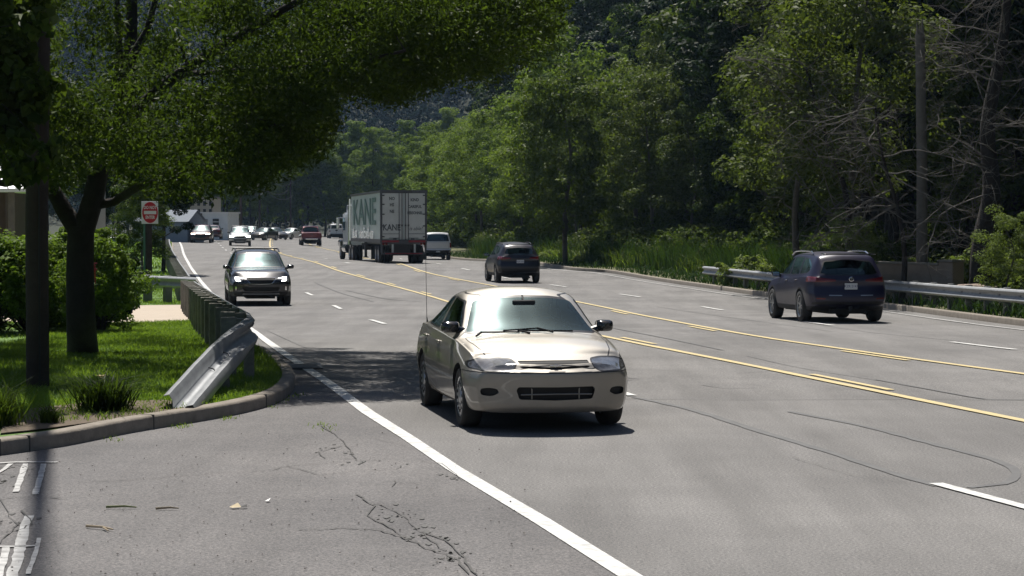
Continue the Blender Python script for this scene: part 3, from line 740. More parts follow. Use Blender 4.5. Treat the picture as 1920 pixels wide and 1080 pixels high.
def make_sedan():
    r = vehicle('sedan', SEDAN, PSED)
    m = MB()
    for k in range(1): m.tube([(2.235 + .02, y, .385 + .004 * (1 - (y / .4) ** 2)) for y in (-.36, -.2, 0, .2, .36)], .007, 6)
    for yy in (-.24, -.08, .08, .24): m.box((2.2, yy, .39), (.02, .012, .11))
    m.build('grille_bar', PSED['paint'], r)
    for s in (1, -1):
        for k in range(3): 
            m = MB(); m.tube([(2.10, s * .56, .385 + k * .028), (2.03, s * .66, .387 + k * .028), (1.93, s * .74, .39 + k * .028)], .005, 5); m.build('louvre', PSED['paint'], r)
        # reflector bowls inside the lamp and amber corner
    m = MB(); m.box((2.215, 0, .668), (.012, .12, .014), 0, 0, .003); m.box((2.216, 0, .668), (.012, .04, .03), 0, 0, .003); m.build('badge', MT['chrome'], r)
    # antenna on the rear wing of the car's right-hand side
    m = MB(); m.tube([(-1.62, -.735, .93), (-1.63, -.74, 1.0), (-1.70, -.745, 1.85)], [.012, .0035, .002], 6); m.build('antenna', MT['black'], r)
    wiper(r, [(1.11, -.05, .94), (1.02, -.16, .965), (1.045, .42, .955)]); wiper(r, [(1.12, -.62, .915), (1.035, -.55, .95), (1.06, -.15, .95)])
    wiper(r, [(1.1, .2, .95), (1.0, .05, .985), (1.04, -.32, .965)])
    m = MB(); m.box((.50, 0, 1.235), (.03, .25, .06), 0, 0, .012); m.tube([(.5, 0, 1.25), (.40, 0, 1.31)], .01); m.build('rear_view_mirror', MT['cabin'], r, True)
    m = MB(); m.box((.985, .52, .985), (.004, .075, .05)); m.M = Matrix.Identity(4)
    return r
# ---------------------------------------------------------------- traced lines of the road (photo pixels -> ground)
def GL(pts, step=1.5, ext=None):
    P = [Vector((G(*p).x, G(*p).y)) for p in pts]
    if ext: P = P + [Vector(e) for e in ext]
    return catmull(P, step)
EDGE_L = GL([(1330, 1175), (1178, 1080), (1010, 975), (850, 880), (765, 822), (690, 775), (610, 715), (545, 672), (500, 640), (462, 612), (430, 588), (407, 564), (385, 538), (368, 516), (355, 497), (345, 478)], ext=[(-26.8, 181.5), (-31.5, 212), (-36.5, 245), (-44, 300), (-55, 380)])
YEL_L = GL([(2080, 823), (1920, 790), (1720, 750), (1490, 703), (1255, 656), (1140, 633), (810, 557), (690, 524), (620, 503), (540, 480), (510, 468)], ext=[(-24.3, 225), (-31, 290), (-40, 380)])
YEL_R = GL([(2080, 726), (1920, 702), (1735, 677), (1545, 650), (1400, 628), (1200, 591), (1090, 568), (880, 528), (780, 505), (700, 487)], ext=[(-13.6, 180), (-20.3, 225), (-26.5, 290), (-34, 380)])
LANE_L = GL([(2600, 1140), (2080, 995), (1920, 952), (1755, 908), (1180, 741), (714, 606), (612, 567), (555, 541), (429, 473)], ext=[(-25.5, 195), (-32, 240), (-41, 310)])
LANE_R = GL([(2080, 678), (1920, 658), (1785, 642), (1540, 608), (1440, 595), (1290, 571), (1230, 562), (833, 497)], ext=[(-9.3, 172), (-16.5, 225), (-22.8, 290)])
KERB_R = GL([(2300, 650), (2080, 629), (1920, 612), (1655, 578), (1434, 556), (1300, 537), (1150, 513), (1045, 503)], ext=[(-1.2, 145), (-4.4, 163), (-10.6, 205), (-15.6, 250), (-19.8, 320), (-26, 390)])
def atY(path, y):
    for a, b in zip(path, path[1:]):
        if (a.y - y) * (b.y - y) <= 0 and a.y != b.y: return a.x + (b.x - a.x) * (y - a.y) / (b.y - a.y)
    e = (path[0], path[1]) if y < path[0].y else (path[-2], path[-1])
    return e[0].x + (e[1].x - e[0].x) * (y - e[0].y) / (e[1].y - e[0].y)
def arc(path):
    s = [0]
    for a, b in zip(path, path[1:]): s.append(s[-1] + (b - a).length)
    return s
def sub(path, s0, s1):
    s = arc(path); out = []
    def P(t):
        for i in range(len(s) - 1):
            if s[i] <= t <= s[i + 1]: return path[i] + (path[i + 1] - path[i]) * ((t - s[i]) / max(1e-6, s[i + 1] - s[i]))
        return path[-1]
    out.append(P(s0)); out += [p for p, q in zip(path, s) if s0 < q < s1]; out.append(P(s1)); return out
def s_of(path, px, py):
    q = G(px, py).xy; s = arc(path); return min(zip([(p - q).length for p in path], s))[1]
def off(path, d):
    """shift to the right of travel by d"""
    out = []
    for i, p in enumerate(path):
        t = (path[min(i + 1, len(path) - 1)] - path[max(i - 1, 0)]).normalized(); out.append(p + Vector((t.y, -t.x)) * d)
    return out
def ribbon(mb, path, wd, lift=.006, rag=0, mi=0):
    vs = []
    for i, p in enumerate(path):
        t = (path[min(i + 1, len(path) - 1)] - path[max(i - 1, 0)]).normalized(); n = Vector((t.y, -t.x))
        a = wd / 2 * (1 + random.uniform(-rag, rag)); b = wd / 2 * (1 + random.uniform(-rag, rag))
        for q in (p - n * a, p + n * b): vs.append((q.x, q.y, g(q.x, q.y) + lift + .00009 * max(0, q.y)))
    mb.add(vs, [(2 * i, 2 * i + 1, 2 * i + 3, 2 * i + 2) for i in range(len(path) - 1)], mi)
# ---------------------------------------------------------------- ground materials
def asphalt(name, c1, c2, patch, stain=.5, warm=(.21, .195, .185)):
    m, N, Lk, b = newmat(name); b.inputs['Roughness'].default_value = .88; b.inputs['Specular IOR Level'].default_value = .35
    tc = N.new('ShaderNodeTexCoord')
    def no(sc, det, vec=None, ro=.6):
        n = N.new('ShaderNodeTexNoise'); n.inputs['Scale'].default_value = sc; n.inputs['Detail'].default_value = det; n.inputs['Roughness'].default_value = ro
        Lk.new(vec or tc.outputs['Object'], n.inputs['Vector']); return n
    mp = N.new('ShaderNodeMapping'); mp.inputs['Rotation'].default_value = (0, 0, R(-13)); mp.inputs['Scale'].default_value = (1.4, .12, 1); Lk.new(tc.outputs['Object'], mp.inputs[0])
    big = no(.35, 5); streak = no(1.0, 5, mp.outputs[0]); sp = no(45, 3, ro=.8); fine = no(140, 2)
    r1 = ramp(N, [(.35, c1), (.65, c2)]); Lk.new(big.outputs[0], r1.inputs[0])
    r2 = ramp(N, [(.35, (patch,) * 3), (.62, (1, 1, 1))]); Lk.new(streak.outputs[0], r2.inputs[0])
    r3 = ramp(N, [(.28, (.42,) * 3), (.5, (1, 1, 1)), (.74, (1.9, 1.8, 1.75))]); Lk.new(sp.outputs[0], r3.inputs[0])
    r4 = ramp(N, [(.3, (.6,) * 3), (.7, (1.4,) * 3)]); Lk.new(fine.outputs[0], r4.inputs[0])
    prev = r1.outputs[0]
    for r in (r2, r3, r4):
        mx = N.new('ShaderNodeMix'); mx.data_type = 'RGBA'; mx.blend_type = 'MULTIPLY'; mx.inputs[0].default_value = 1 if r is not r2 else stain
        mx.clamp_result = False
        Lk.new(prev, mx.inputs[6]); Lk.new(r.outputs[0], mx.inputs[7]); prev = mx.outputs[2]
    Lk.new(prev, b.inputs['Base Color'])
    bp = N.new('ShaderNodeBump'); bp.inputs['Strength'].default_value = .35; bp.inputs['Distance'].default_value = .006
    Lk.new(sp.outputs[0], bp.inputs['Height']); Lk.new(bp.outputs[0], b.inputs['Normal'])
    return m
MT['road'] = asphalt('road asphalt', (.150, .147, .145), (.196, .192, .188), .64, .65)
MT['drive'] = asphalt('driveway asphalt', (.115, .112, .114), (.165, .159, .158), .7, .6)
MT['white'] = pm('white road paint', (.72, .72, .70), .8, noise=((.42, .42, .41), .30), nscale=7)
MT['whiteworn'] = pm('worn white road paint', (.55, .55, .54), .8, noise=((.26, .255, .25), .35), nscale=9)
MT['yellow'] = pm('yellow road paint', (.62, .49, .22), .8, noise=((.46, .39, .23), .4), nscale=5)
MT['tar'] = pm('tar seam', (.075, .075, .078), .75, noise=((.12, .12, .12), .5), nscale=4)
MT['crack'] = pm('crack', (.085, .083, .08), .95)
MT['soil'] = pm('soil', (.07, .055, .04), .95, noise=((.16, .12, .08), .6), nscale=14, bump=.6, bscale=30)
MT['litter'] = pm('leaf litter', (.014, .020, .009), .95, noise=((.028, .034, .015), .6), nscale=1.5, bump=.5, bscale=6)
MT['lawn'] = pm('lawn', (.075, .16, .022), .9, noise=((.12, .21, .035), .5), nscale=2.5, bump=.6, bscale=50)
MT['worn'] = pm('worn asphalt', (.085, .083, .08), .9, noise=((.13, .128, .125), .5), nscale=6)
MT['concrete'] = pm('concrete kerb', (.17, .145, .12), .9, noise=((.30, .265, .22), .5), nscale=5, bump=.25, bscale=35)
MT['path'] = pm('tan concrete path', (.40, .33, .26), .9, noise=((.48, .41, .33), .5), nscale=3, bump=.2)
# ---------------------------------------------------------------- terrain
def terrain(x, y):
    z = g(x, y) - .22 if y > 0 else -.22
    kx = atY(KERB_R, min(max(y, 20), 385)); d = x - kx
    if d > 0:
        z += .3 * sst(0, 1.5, d) + .25 * sst(2, 9, d)
        h = max(0, d - 11); z += h * .5 * sst(0, 12, h) if h < 110 else 55 * 1 + (h - 110) * .2
    far = sst(430, 900, y + abs(x) * .1); z += far * 190 + 12 * far * math.sin(x * .013 + 1) + 6 * far * math.sin(x * .05 + y * .02)
    return z
ys = [-60, -30, -10, 0] + [5 + 5 * i for i in range(40)] + [215 + 12 * i for i in range(40)] + [700 + 25 * i for i in range(22)] + [1500]
xs_ = [-900, -600, -400, -300, -220, -160, -120, -90, -70] + [-56 + 4 * i for i in range(34)] + [86, 100, 120, 150, 200, 300, 450, 650, 900]
V = [(x, y, terrain(x, y)) for y in ys for x in xs_]; nx_ = len(xs_)
Fq = [(i * nx_ + j, i * nx_ + j + 1, (i + 1) * nx_ + j + 1, (i + 1) * nx_ + j) for i in range(len(ys) - 1) for j in range(nx_ - 1)]
o = np_mesh('ground', V, Fq, MT['litter'], smooth=True); tag(o, kind='structure')
# road sheet: from the driveway side to the right-hand kerb
left_lim = off(EDGE_L, -1.0)
rp = [(-9, 2), (18, 2)] + [(p.x + .1, p.y) for p in KERB_R if p.y > 2][::2] + [(p.x, p.y) for p in left_lim[::-2] if p.y > 36]
rp += [(-5.0, 34), (-9, 24)]
o = sheet('road', rp, lambda x, y: g(x, y), MT['road'], 3.0); tag(o, kind='structure')
# driveway: from the white edge line to the left, lies a few mm proud of the road
dl = [p for p in EDGE_L if 8 < p.y < 33]
dp = [(-16, 8)] + [(p.x - .06, p.y) for p in dl] + [(-4.2, 36), (-16, 36)]
o = sheet('driveway', dp, lambda x, y: g(x, y) + .005, MT['drive'], 3.0); tag(o, kind='structure')
# ---------------------------------------------------------------- markings
mb = MB(); ribbon(mb, sub(EDGE_L, 0, arc(EDGE_L)[-1] - 30), .15, .010, .06); o = mb.build('edge_line', MT['white'], fix=False); tag(o, kind='structure')
mb = MB(); ribbon(mb, YEL_L, .14, .010, .04); ribbon(mb, YEL_R, .14, .010, .04)
for path, anchor, sd_ in ((off(YEL_L, .24), (1490, 697), 1), (off(YEL_R, -.24), (1545, 655), 1)):
    s0 = s_of(path, *anchor); Lt = arc(path)[-1]; k = -3
    while s0 + k * 12.19 < Lt - 20:
        a = s0 + k * 12.19
        if a - 3.05 > 0: ribbon(mb, sub(path, a - 3.05, a), .11, .010, .05)
        k += 1
o = mb.build('yellow_centre_lines', MT['yellow'], fix=False); tag(o, kind='structure')
mb = MB()
for path, anchor in ((LANE_L, (1755, 908)), (LANE_R, (1785, 642))):
    s0 = s_of(path, *anchor); Lt = arc(path)[-1]; k = -3
    while s0 + k * 12.19 < Lt - 20:
        a = s0 + k * 12.19
        if a - 3.05 > 0: ribbon(mb, sub(path, a - 3.05, a), .12, .010, .12)
        k += 1
o = mb.build('lane_line', MT['white'], fix=False); tag(o, kind='structure')
mb = MB(); kr = off(KERB_R, -.75); ribbon(mb, [p for p in kr if 44 < p.y < 330], .10, .010, .3); o = mb.build('right_edge_line', MT['whiteworn'], fix=False); tag(o, kind='structure')
# turn arrows in the centre lane
mb = MB()
def flat_poly(mb, pts, lift=.012):
    vs = [];
    for p in pts:
        q = G(*p); vs.append((q.x, q.y, q.z + lift + .00009 * q.y))
    mb.add(vs, [tuple(range(len(vs)))])
for cx, cy in ((611, 485), (651, 493.5)):
    q = G(cx, cy).xy; t = Vector((-.16, 1)).normalized(); n = Vector((t.y, -t.x))
    for a, b, c, e in ((-1.0, .5, -.1, .1), (.35, .95, -.35, .35)):
        vs = [q + t * a + n * c, q + t * a + n * e, q + t * b + n * (e if a < 0 else 0), q + t * b + n * (c if a < 0 else 0.01)]
        mb.add([(p.x, p.y, g(p.x, p.y) + .022) for p in vs], [(0, 1, 2, 3)])
o = mb.build('turn_arrow', MT['white'], fix=False); tag(o, kind='structure')
# white utility marks on the driveway, lower left
mb = MB()
def stroke(mb, pts, wd, lift=.012, rag=.35, step=.05):
    P = [Vector((G(*p).x, G(*p).y)) for p in pts]; ribbon(mb, catmull(P, step), wd, lift, rag)
for pts, wd in (([(-20, 872), (30, 869), (107, 869)], .07), ([(48, 872), (40, 895), (30, 925)], .05), ([(82, 872), (75, 900), (66, 930)], .05), ([(20, 872), (8, 882), (-5, 889)], .04),
                ([(54, 970), (44, 1000), (36, 1040), (22, 1085)], .07), ([(-10, 1028), (35, 1028), (74, 1026)], .06), ([(74, 1012), (68, 1035), (52, 1080)], .03), ([(12, 1030), (4, 1060), (-4, 1090)], .05)):
    stroke(mb, pts, wd, rag=.2, step=.14)
o = mb.build('utility_marks', MT['whiteworn'], fix=False); tag(o, kind='structure')
# tar seams and cracks
mb = MB()
for pts, wd in (([(1190, 745), (1300, 770), (1420, 808), (1560, 850), (1680, 890), (1760, 912)], .10), ([(1480, 772), (1620, 800), (1760, 836), (1860, 862), (1900, 880), (1905, 895), (1880, 908), (1815, 915)], .09),
                ([(1170, 748), (1400, 750), (1700, 749), (1930, 751)], .022), ([(1130, 612), (1250, 635), (1355, 657)], .05), ([(1640, 712), (1740, 730), (1850, 749), (1930, 750)], .05),
                ([(1400, 668), (1500, 690), (1650, 714)], .02), ([(1315, 722), (1365, 729), (1430, 727)], .02), ([(1120, 694), (1200, 694), (1270, 695)], .018), ([(1380, 700), (1500, 694), (1560, 696)], .02),
                ([(1500, 603), (1620, 622), (1800, 640)], .03), ([(1230, 575), (1380, 597), (1560, 622)], .03), ([(590, 530), (640, 550), (700, 566)], .05), ([(650, 545), (720, 560), (790, 566)], .06),
                ([(740, 528), (900, 548), (1060, 585)], .03), ([(1240, 545), (1330, 549), (1440, 556)], .05), ([(500, 620), (580, 655), (680, 683)], .015)):
    stroke(mb, pts, wd, .004, .25, .25)
o = mb.build('tar_seams', MT['tar'], fix=False); tag(o, kind='structure')
mb = MB(); random.seed(3)
def crack(mb, pts, wd=.012, jig=3):
    P = []
    for a, b in zip(pts, pts[1:]):
        n = max(2, int(math.hypot(b[0] - a[0], b[1] - a[1]) / 9))
        for k in range(n): t = k / n; P.append((a[0] + (b[0] - a[0]) * t + random.uniform(-jig, jig), a[1] + (b[1] - a[1]) * t + random.uniform(-jig, jig) * .3))
    P.append(pts[-1]); Q = [Vector((G(*p).x, G(*p).y)) for p in P]; ribbon(mb, Q, wd * .62, .0125, .8)
crack(mb, [(140, 906), (260, 901), (400, 889), (500, 885), (530, 877)], .014)
crack(mb, [(530, 877), (620, 869), (740, 862)], .012); crack(mb, [(540, 876), (600, 893), (660, 885), (745, 882), (752, 875)], .012)
crack(mb, [(560, 996), (640, 993), (700, 994), (720, 1000), (760, 1012), (800, 1030), (860, 1052), (880, 1080)], .022, 5)
crack(mb, [(670, 930), (700, 950), (690, 970), (715, 985), (760, 1010)], .02, 5); crack(mb, [(700, 945), (745, 965), (780, 990), (800, 1010), (835, 1035)], .02, 6)
crack(mb, [(790, 1000), (840, 1020), (870, 1050), (895, 1082)], .02, 5); crack(mb, [(600, 800), (625, 815), (650, 838), (668, 862), (610, 862), (600, 850), (640, 838)], .016, 4)
crack(mb, [(0, 938), (50, 933), (125, 937)], .02); crack(mb, [(0, 890), (40, 893), (55, 880), (25, 872)], .016, 4); crack(mb, [(0, 1000), (45, 995), (60, 985), (40, 960)], .018, 4)
crack(mb, [(0, 940), (30, 985), (0, 1022)], .014, 5); crack(mb, [(735, 915), (745, 905), (785, 909)], .012); crack(mb, [(560, 838), (620, 828), (690, 822), (760, 838)], .008)
crack(mb, [(760, 862), (830, 872), (870, 905)], .008, 4); crack(mb, [(1480, 858), (1600, 893), (1700, 906)], .008, 3); crack(mb, [(1540, 806), (1700, 823)], .005); crack(mb, [(300, 938), (420, 926), (620, 916)], .008)
o = mb.build('cracks', MT['crack'], fix=False); tag(o, kind='structure')
mb = MB()
for px, py, r1, r2, nn in ((745, 965, 60, 14, 16), (800, 1010, 55, 20, 18), (845, 1050, 50, 22, 16), (630, 845, 40, 16, 12), (15, 905, 40, 14, 10), (25, 985, 45, 16, 12), (15, 880, 50, 5, 6), (860, 895, 40, 8, 8), (700, 870, 70, 6, 8)):
    for _ in range(nn):
        a, b = random.gauss(px, r1 * .5), random.gauss(py, r2 * .5); q = G(a, b); k = random.randint(5, 8); sz = random.uniform(.012, .05)
        vs = [(q.x + sz * random.uniform(.4, 1) * .7 * math.cos(2 * math.pi * j / k), q.y + sz * random.uniform(.4, 1) * 2.4 * math.sin(2 * math.pi * j / k), q.z + .0105) for j in range(k)]
        mb.add(vs, [tuple(range(k))])
o = mb.build('worn_spots', MT['worn'], fix=False); tag(o, kind='structure')
# lighter worn band across the driveway
# ---------------------------------------------------------------- kerbs
def kerb(name, path, h=.15, wd=.16, side=-1, base=-.12, mat='concrete'):
    """gutter line path; the kerb stands to the side of it (-1 left of travel)"""
    pr = [(0, base), (0, h - .03), (.012 * side, h - .008), (.035 * side, h), (side * wd, h), (side * wd, base)]
    fr = []
    for i, p in enumerate(path):
        t = (path[min(i + 1, len(path) - 1)] - path[max(i - 1, 0)]).normalized()
        fr.append(((p.x, p.y, g(p.x, p.y)), (t.y, -t.x, 0), (0, 0, 1)))
    mb = MB(); mb.sweep(fr, pr); o = mb.build(name, MT[mat], None, True, 50); tag(o, kind='structure'); return o
KL = GL([(-160, 893), (-60, 868), (0, 855), (120, 838), (250, 812), (400, 787), (480, 770), (528, 753), (550, 732), (549, 710), (524, 686), (497, 667)], .35)
KL2 = [p for p in off(EDGE_L, -.62) if p.y > 37]
KLF = KL + catmull([KL[-1]] + KL2[:3], 1)[1:-1] + KL2[2:]
kerb('kerb', [p for p in KLF if p.y < 190])
kerb('kerb', [p for p in KERB_R if p.y > 30][::1], side=1)
# joints in the kerb (dark slots)
mb = MB()
for px, py in ((22, 851), (88, 843), (300, 803), (500, 764)):
    q = G(px, py); i = min(range(len(KL)), key=lambda k: (KL[k] - q.xy).length); t = (KL[i + 1] - KL[i]).normalized(); p = KL[i]
    n = Vector((t.y, -t.x)); c = p - n * .078
    mb.box((c.x, c.y, g(*c) + .077), (.012, .168, .152), 0, math.atan2(t.y, t.x))
o = mb.build('kerb_joints', MT['crack']); tag(o, kind='structure')
# ---------------------------------------------------------------- lawn on the left, verge on the right
inner = off(KLF, -.15)
def lawn_z(x, y): return g(x, y) + .125 + .03 * math.sin(x * 1.1 + y * .7) * sst(26, 30, y) + .25 * sst(0, 12, (-x - 6 - y * .09))
lp = [(p.x, p.y) for p in inner if p.y < 185]
lp = lp[::1] + [(-60, 190), (-60, 18)]
o = sheet('lawn', lp, lawn_z, MT['lawn'], 2.0); tag(o, kind='structure')
vk = off(KERB_R, .15)
def verge_z(x, y):
    d = x - atY(KERB_R, y); return max(g(x, y) + .13 + .15 * sst(2, 9, d), terrain(x, y) + .05)
vp = [(p.x, p.y) for p in vk if p.y > 32][::3] + [(vk[-1].x + 11, vk[-1].y)] + [(p.x + 11, p.y) for p in vk[::-4] if p.y > 32] + [(vk[0].x + 12, 32)]
o = sheet('verge', vp, verge_z, pm('verge soil', (.06, .065, .025), .95, noise=((.13, .13, .05), .6), nscale=2.5, bump=.5), 3.0); tag(o, kind='structure')
# concrete path crossing the lawn
a, b, c, d_ = G(225, 603, .15), G(392, 603, .15), G(372, 573, .15), G(225, 573, .15)
pp = [(-14, a.y), (b.x - .35, b.y), (c.x - .3, c.y), (-16, d_.y)]
o = sheet('path', pp, lambda x, y: lawn_z(x, y) + .02, MT['path'], 2.0); tag(o, kind='structure')
# mulch patch by the kerb
mu = [G(*p, .13) for p in ((10, 790), (60, 768), (160, 757), (300, 752), (395, 757), (300, 776), (190, 792), (70, 808), (0, 815))]
o = sheet('mulch_bed', [(p.x, p.y) for p in mu], lambda x, y: lawn_z(x, y) + .02, MT['soil'], 1.0); tag(o, kind='structure')
# parking lot far left
pk = [(-60, 190), (-34.5, 196), (-39, 225), (-47, 262), (-110, 270), (-110, 190)]
o = sheet('parking_lot', pk, lambda x, y: g(x, y) + .2, MT['drive'], 5.0); tag(o, kind='structure')
# ---------------------------------------------------------------- guardrails
WB_ = [(.0, -.155), (.055, -.135), (.08, -.10), (.055, -.06), (.0, -.03), (-.002, 0), (.0, .03), (.055, .06), (.08, .10), (.055, .135), (0, .155)]
def wprof(th=.006): return WB_ + [(a - th, b) for a, b in WB_[::-1]]
MT['post'] = pm('weathered post', (.13, .125, .11), .9, noise=((.25, .24, .21), .5), nscale=9, bump=.3)
MT['postgalv'] = pm('dull steel post', (.17, .18, .185), .6, .4, noise=((.10, .105, .11), .5), nscale=4)
def guardrail(name, path, face, ztop, post_m, label, spacing=1.905, zf=None, group=None, posts=True, pw=.15, z1=None, start=.6, pd=.2, blk=.15):
    """path: list of 2D points of the beam line; face = +1 beam corrugation faces right of travel"""
    zf = zf or (lambda x, y: g(x, y) + .12)
    root = empty(name, (path[0].x, path[0].y, zf(*path[0]))); tag(root, label, 'guardrail', group)
    inv = Matrix.Translation(-root.location)
    fr = []
    for i, p in enumerate(path):
        t = (path[min(i + 1, len(path) - 1)] - path[max(i - 1, 0)]).normalized(); n = Vector((t.y, -t.x)) * face
        fr.append(((p.x, p.y, zf(*p) + ztop - .155), (n.x, n.y, 0), (0, 0, 1)))
    m = MB(); m.M = inv; m.sweep(fr, wprof()); m.build('beam', MT['galv'], root, True, 60, fix=True)
    s = start; Lt = arc(path)[-1]
    while s < Lt and posts:
        p = sub(path, s, min(s + .3, Lt)); t = (p[-1] - p[0]).normalized(); n = Vector((t.y, -t.x)) * face; p = p[0]
        c = p - n * (blk + pd / 2); z0 = zf(*c); ang = math.atan2(t.y, t.x)
        m = MB(); m.M = inv; m.box((c.x, c.y, z0 + (ztop + .02 - .4) / 2 - .0), (pw, pd, ztop + .42), 0, ang, .008)
        po = m.build('post', post_m, root)
        if blk > .02:
            m = MB(); m.M = inv; q = p - n * (blk / 2 - .002); m.box((q.x, q.y, z0 + ztop - .17), (pw * .9, blk - .006, .34), 0, ang, .006); m.build('spacer_block', post_m, po)
        m = MB(); m.M = inv; m.lathe((p.x, p.y, z0 + ztop - .155), 'x', [(.018, -.02), (.018, .012), (.001, .014)], 8); m.build('bolt', MT['galv'], po)
        s += spacing
    return root
lr = [Vector((-3.36, 28.5))] + [p for p in off(EDGE_L, -.93) if p.y > 31]
lr = [p for p in catmull(lr[:3] + lr[3::2], 1.0)]
l1 = [p for p in lr if p.y < 60]; l2 = [p for p in lr if 66 < p.y < 150]
near = guardrail('guardrail', l1, 1, .74, MT['post'], 'long roadside guardrail on dark posts running away behind the twisted end piece', start=.25, pw=.17)
guardrail('guardrail', l2, 1, .74, MT['post'], 'far guardrail on dark posts along the road beyond the short cross rail', start=.3, pw=.17)
# twisted and turned-down end piece
root = empty('guardrail_end', (-3.4, 24, .15)); tag(root, 'bare steel guardrail end twisted flat and bent down to the lawn behind the kerb', 'guardrail')
inv = Matrix.Translation(-root.location); fr = []
A = Vector((lr[0].x, lr[0].y, g(*lr[0]) + .12 + .74 - .155)); B = Vector((-3.53, 23.5, .12)); pts = catmull([A + Vector((-.1, .8, .01)), A] + [A.lerp(B, t) + Vector((0, 0, .02 * math.sin(math.pi * t))) for t in (.2, .4, .6, .8, 1)], .15)
n_ = len(pts)
for i, p in enumerate(pts):
    t = (pts[min(i + 1, n_ - 1)] - pts[max(i - 1, 0)]).normalized(); k = sst(-.05, .55, i / n_); a = k * R(66)
    up = Vector((0, 0, 1)); up = (up - t * up.dot(t)).normalized(); side = t.cross(up)         # right of travel; travel is towards the camera
    y_ = up * math.cos(a) + side * math.sin(a); x_ = -side * math.cos(a) + up * math.sin(a)
    w_ = .5 * math.sin(i * .8) * .004
    fr.append((p + x_ * .012 + Vector((0, 0, w_)), x_ * (1 + .5 * k), y_ * (1 + .36 * k)))
m = MB(); m.M = inv; m.sweep(fr, wprof()); m.build('beam', MT['galv'], root, True, 60)
for i in (int(n_ * .45), int(n_ * .62)):
    o_, x_, y_ = fr[i]; m = MB(); m.M = inv
    m.tube([o_ + x_ * .008 - y_ * .03, o_ + x_ * .010 - y_ * .0 + Vector((.02, 0, 0)), o_ + x_ * .01 + y_ * .03], .008, 6); m.build('slot', MT['crack'], root)
for f_, hh in ((.22, .5), (.5, .2)):
    o_, x_, y_ = fr[int(n_ * f_)]; m = MB(); m.M = inv; m.box((o_.x + .03, o_.y + .06, (o_.z - .12) / 2), (.12, .14, max(.15, o_.z - .02)), 0, 0, .008); m.build('post', MT['post'], root)
# short rail across the verge
e0, e1 = at(258, 512, 65), at(371, 517, 62.2)
guardrail('guardrail', catmull([Vector((e0.x - 1.2, 65.6)), Vector((e0.x, 65)), Vector((e1.x, 62.2))], .6), 1, .80, MT['postgalv'], 'short guardrail on grey posts standing across the verge beside the tan path', zf=lambda x, y: -.40 + .08, start=.55, spacing=1.15, pw=.2, blk=.02)
guardrail('guardrail', catmull([Vector((-13.4, 69.5)), Vector((-9.9, 69.0))], .6), 1, .62, MT['postgalv'], 'low grey rail seen through the gap under the short cross rail', zf=lambda x, y: -.40 + .05, start=.5, spacing=1.6, blk=.02)
fa = [G(300, 482, .15).xy, G(332, 468, .15).xy]
guardrail('guardrail', catmull([Vector((-30.5, 160)), Vector((-26.6, 162.5)), Vector((-26.3, 164))], 1), 1, .7, MT['post'], 'distant guardrail end on the bright grass in front of the parked cars', start=1, spacing=2.5)
# right-hand rail
rr_ = [p for p in off(KERB_R, .42) if 38 < p.y < 87]
guardrail('guardrail', rr_, -1, .66, MT['postgalv'], 'long silver guardrail along the right-hand kerb beside the dark wood', start=.9, blk=.1, pw=.16, pd=.16)
# ---------------------------------------------------------------- foliage
def leafmat(name, cols, trans=.35, rough=.5, nscale=.5, tcol=None, spec=.05):
    """cols: dark and light leaf colours; differs from leaf to leaf and from clump to clump"""
    m, N, Lk, b = newmat(name); out = N['Material Output']
    geo = N.new('ShaderNodeNewGeometry'); tc = N.new('ShaderNodeTexCoord'); oi = N.new('ShaderNodeObjectInfo')
    n = N.new('ShaderNodeTexNoise'); n.inputs['Scale'].default_value = nscale; n.inputs['Detail'].default_value = 3; Lk.new(tc.outputs['Object'], n.inputs[0])
    a = N.new('ShaderNodeMath'); a.operation = 'MULTIPLY_ADD'; a.inputs[1].default_value = .45; Lk.new(geo.outputs['Random Per Island'], a.inputs[0])
    b2 = N.new('ShaderNodeMath'); b2.operation = 'MULTIPLY_ADD'; b2.inputs[1].default_value = .55; b2.inputs[2].default_value = -.1; Lk.new(n.outputs[0], b2.inputs[0]); Lk.new(b2.outputs[0], a.inputs[2])
    c2 = N.new('ShaderNodeMath'); c2.operation = 'MULTIPLY_ADD'; c2.inputs[1].default_value = .3; Lk.new(oi.outputs['Random'], c2.inputs[0]); Lk.new(a.outputs[0], c2.inputs[2])
    r = ramp(N, [(.15, cols[0]), (.55, tuple((p + q) / 2 for p, q in zip(*cols[:2]))), (.95, cols[1])]); Lk.new(c2.outputs[0], r.inputs[0])
    Lk.new(r.outputs[0], b.inputs['Base Color']); b.inputs['Roughness'].default_value = rough; b.inputs['Specular IOR Level'].default_value = spec
    t = N.new('ShaderNodeBsdfTranslucent'); hs = N.new('ShaderNodeMix'); hs.data_type = 'RGBA'; hs.blend_type = 'MULTIPLY'; hs.inputs[0].default_value = 1
    hs.inputs[7].default_value = (*(tcol or (1.5, 1.6, .5)), 1); hs.clamp_result = False
    Lk.new(r.outputs[0], hs.inputs[6]); Lk.new(hs.outputs[2], t.inputs[0])
    mx = N.new('ShaderNodeMixShader'); mx.inputs[0].default_value = trans; Lk.new(b.outputs[0], mx.inputs[1]); Lk.new(t.outputs[0], mx.inputs[2]); Lk.new(mx.outputs[0], out.inputs[0])
    return m
LM = {}
LM['locust'] = leafmat('locust leaves', ((.010, .023, .007), (.076, .112, .026)), .42, nscale=.5)
LM['broad'] = leafmat('broad leaves', ((.014, .030, .008), (.11, .15, .034)), .36, nscale=.35)
LM['pale'] = leafmat('pale leaves', ((.028, .046, .016), (.115, .145, .048)), .36, nscale=.35)
LM['dark'] = leafmat('dark leaves', ((.007, .016, .008), (.022, .042, .016)), .22, nscale=.35)
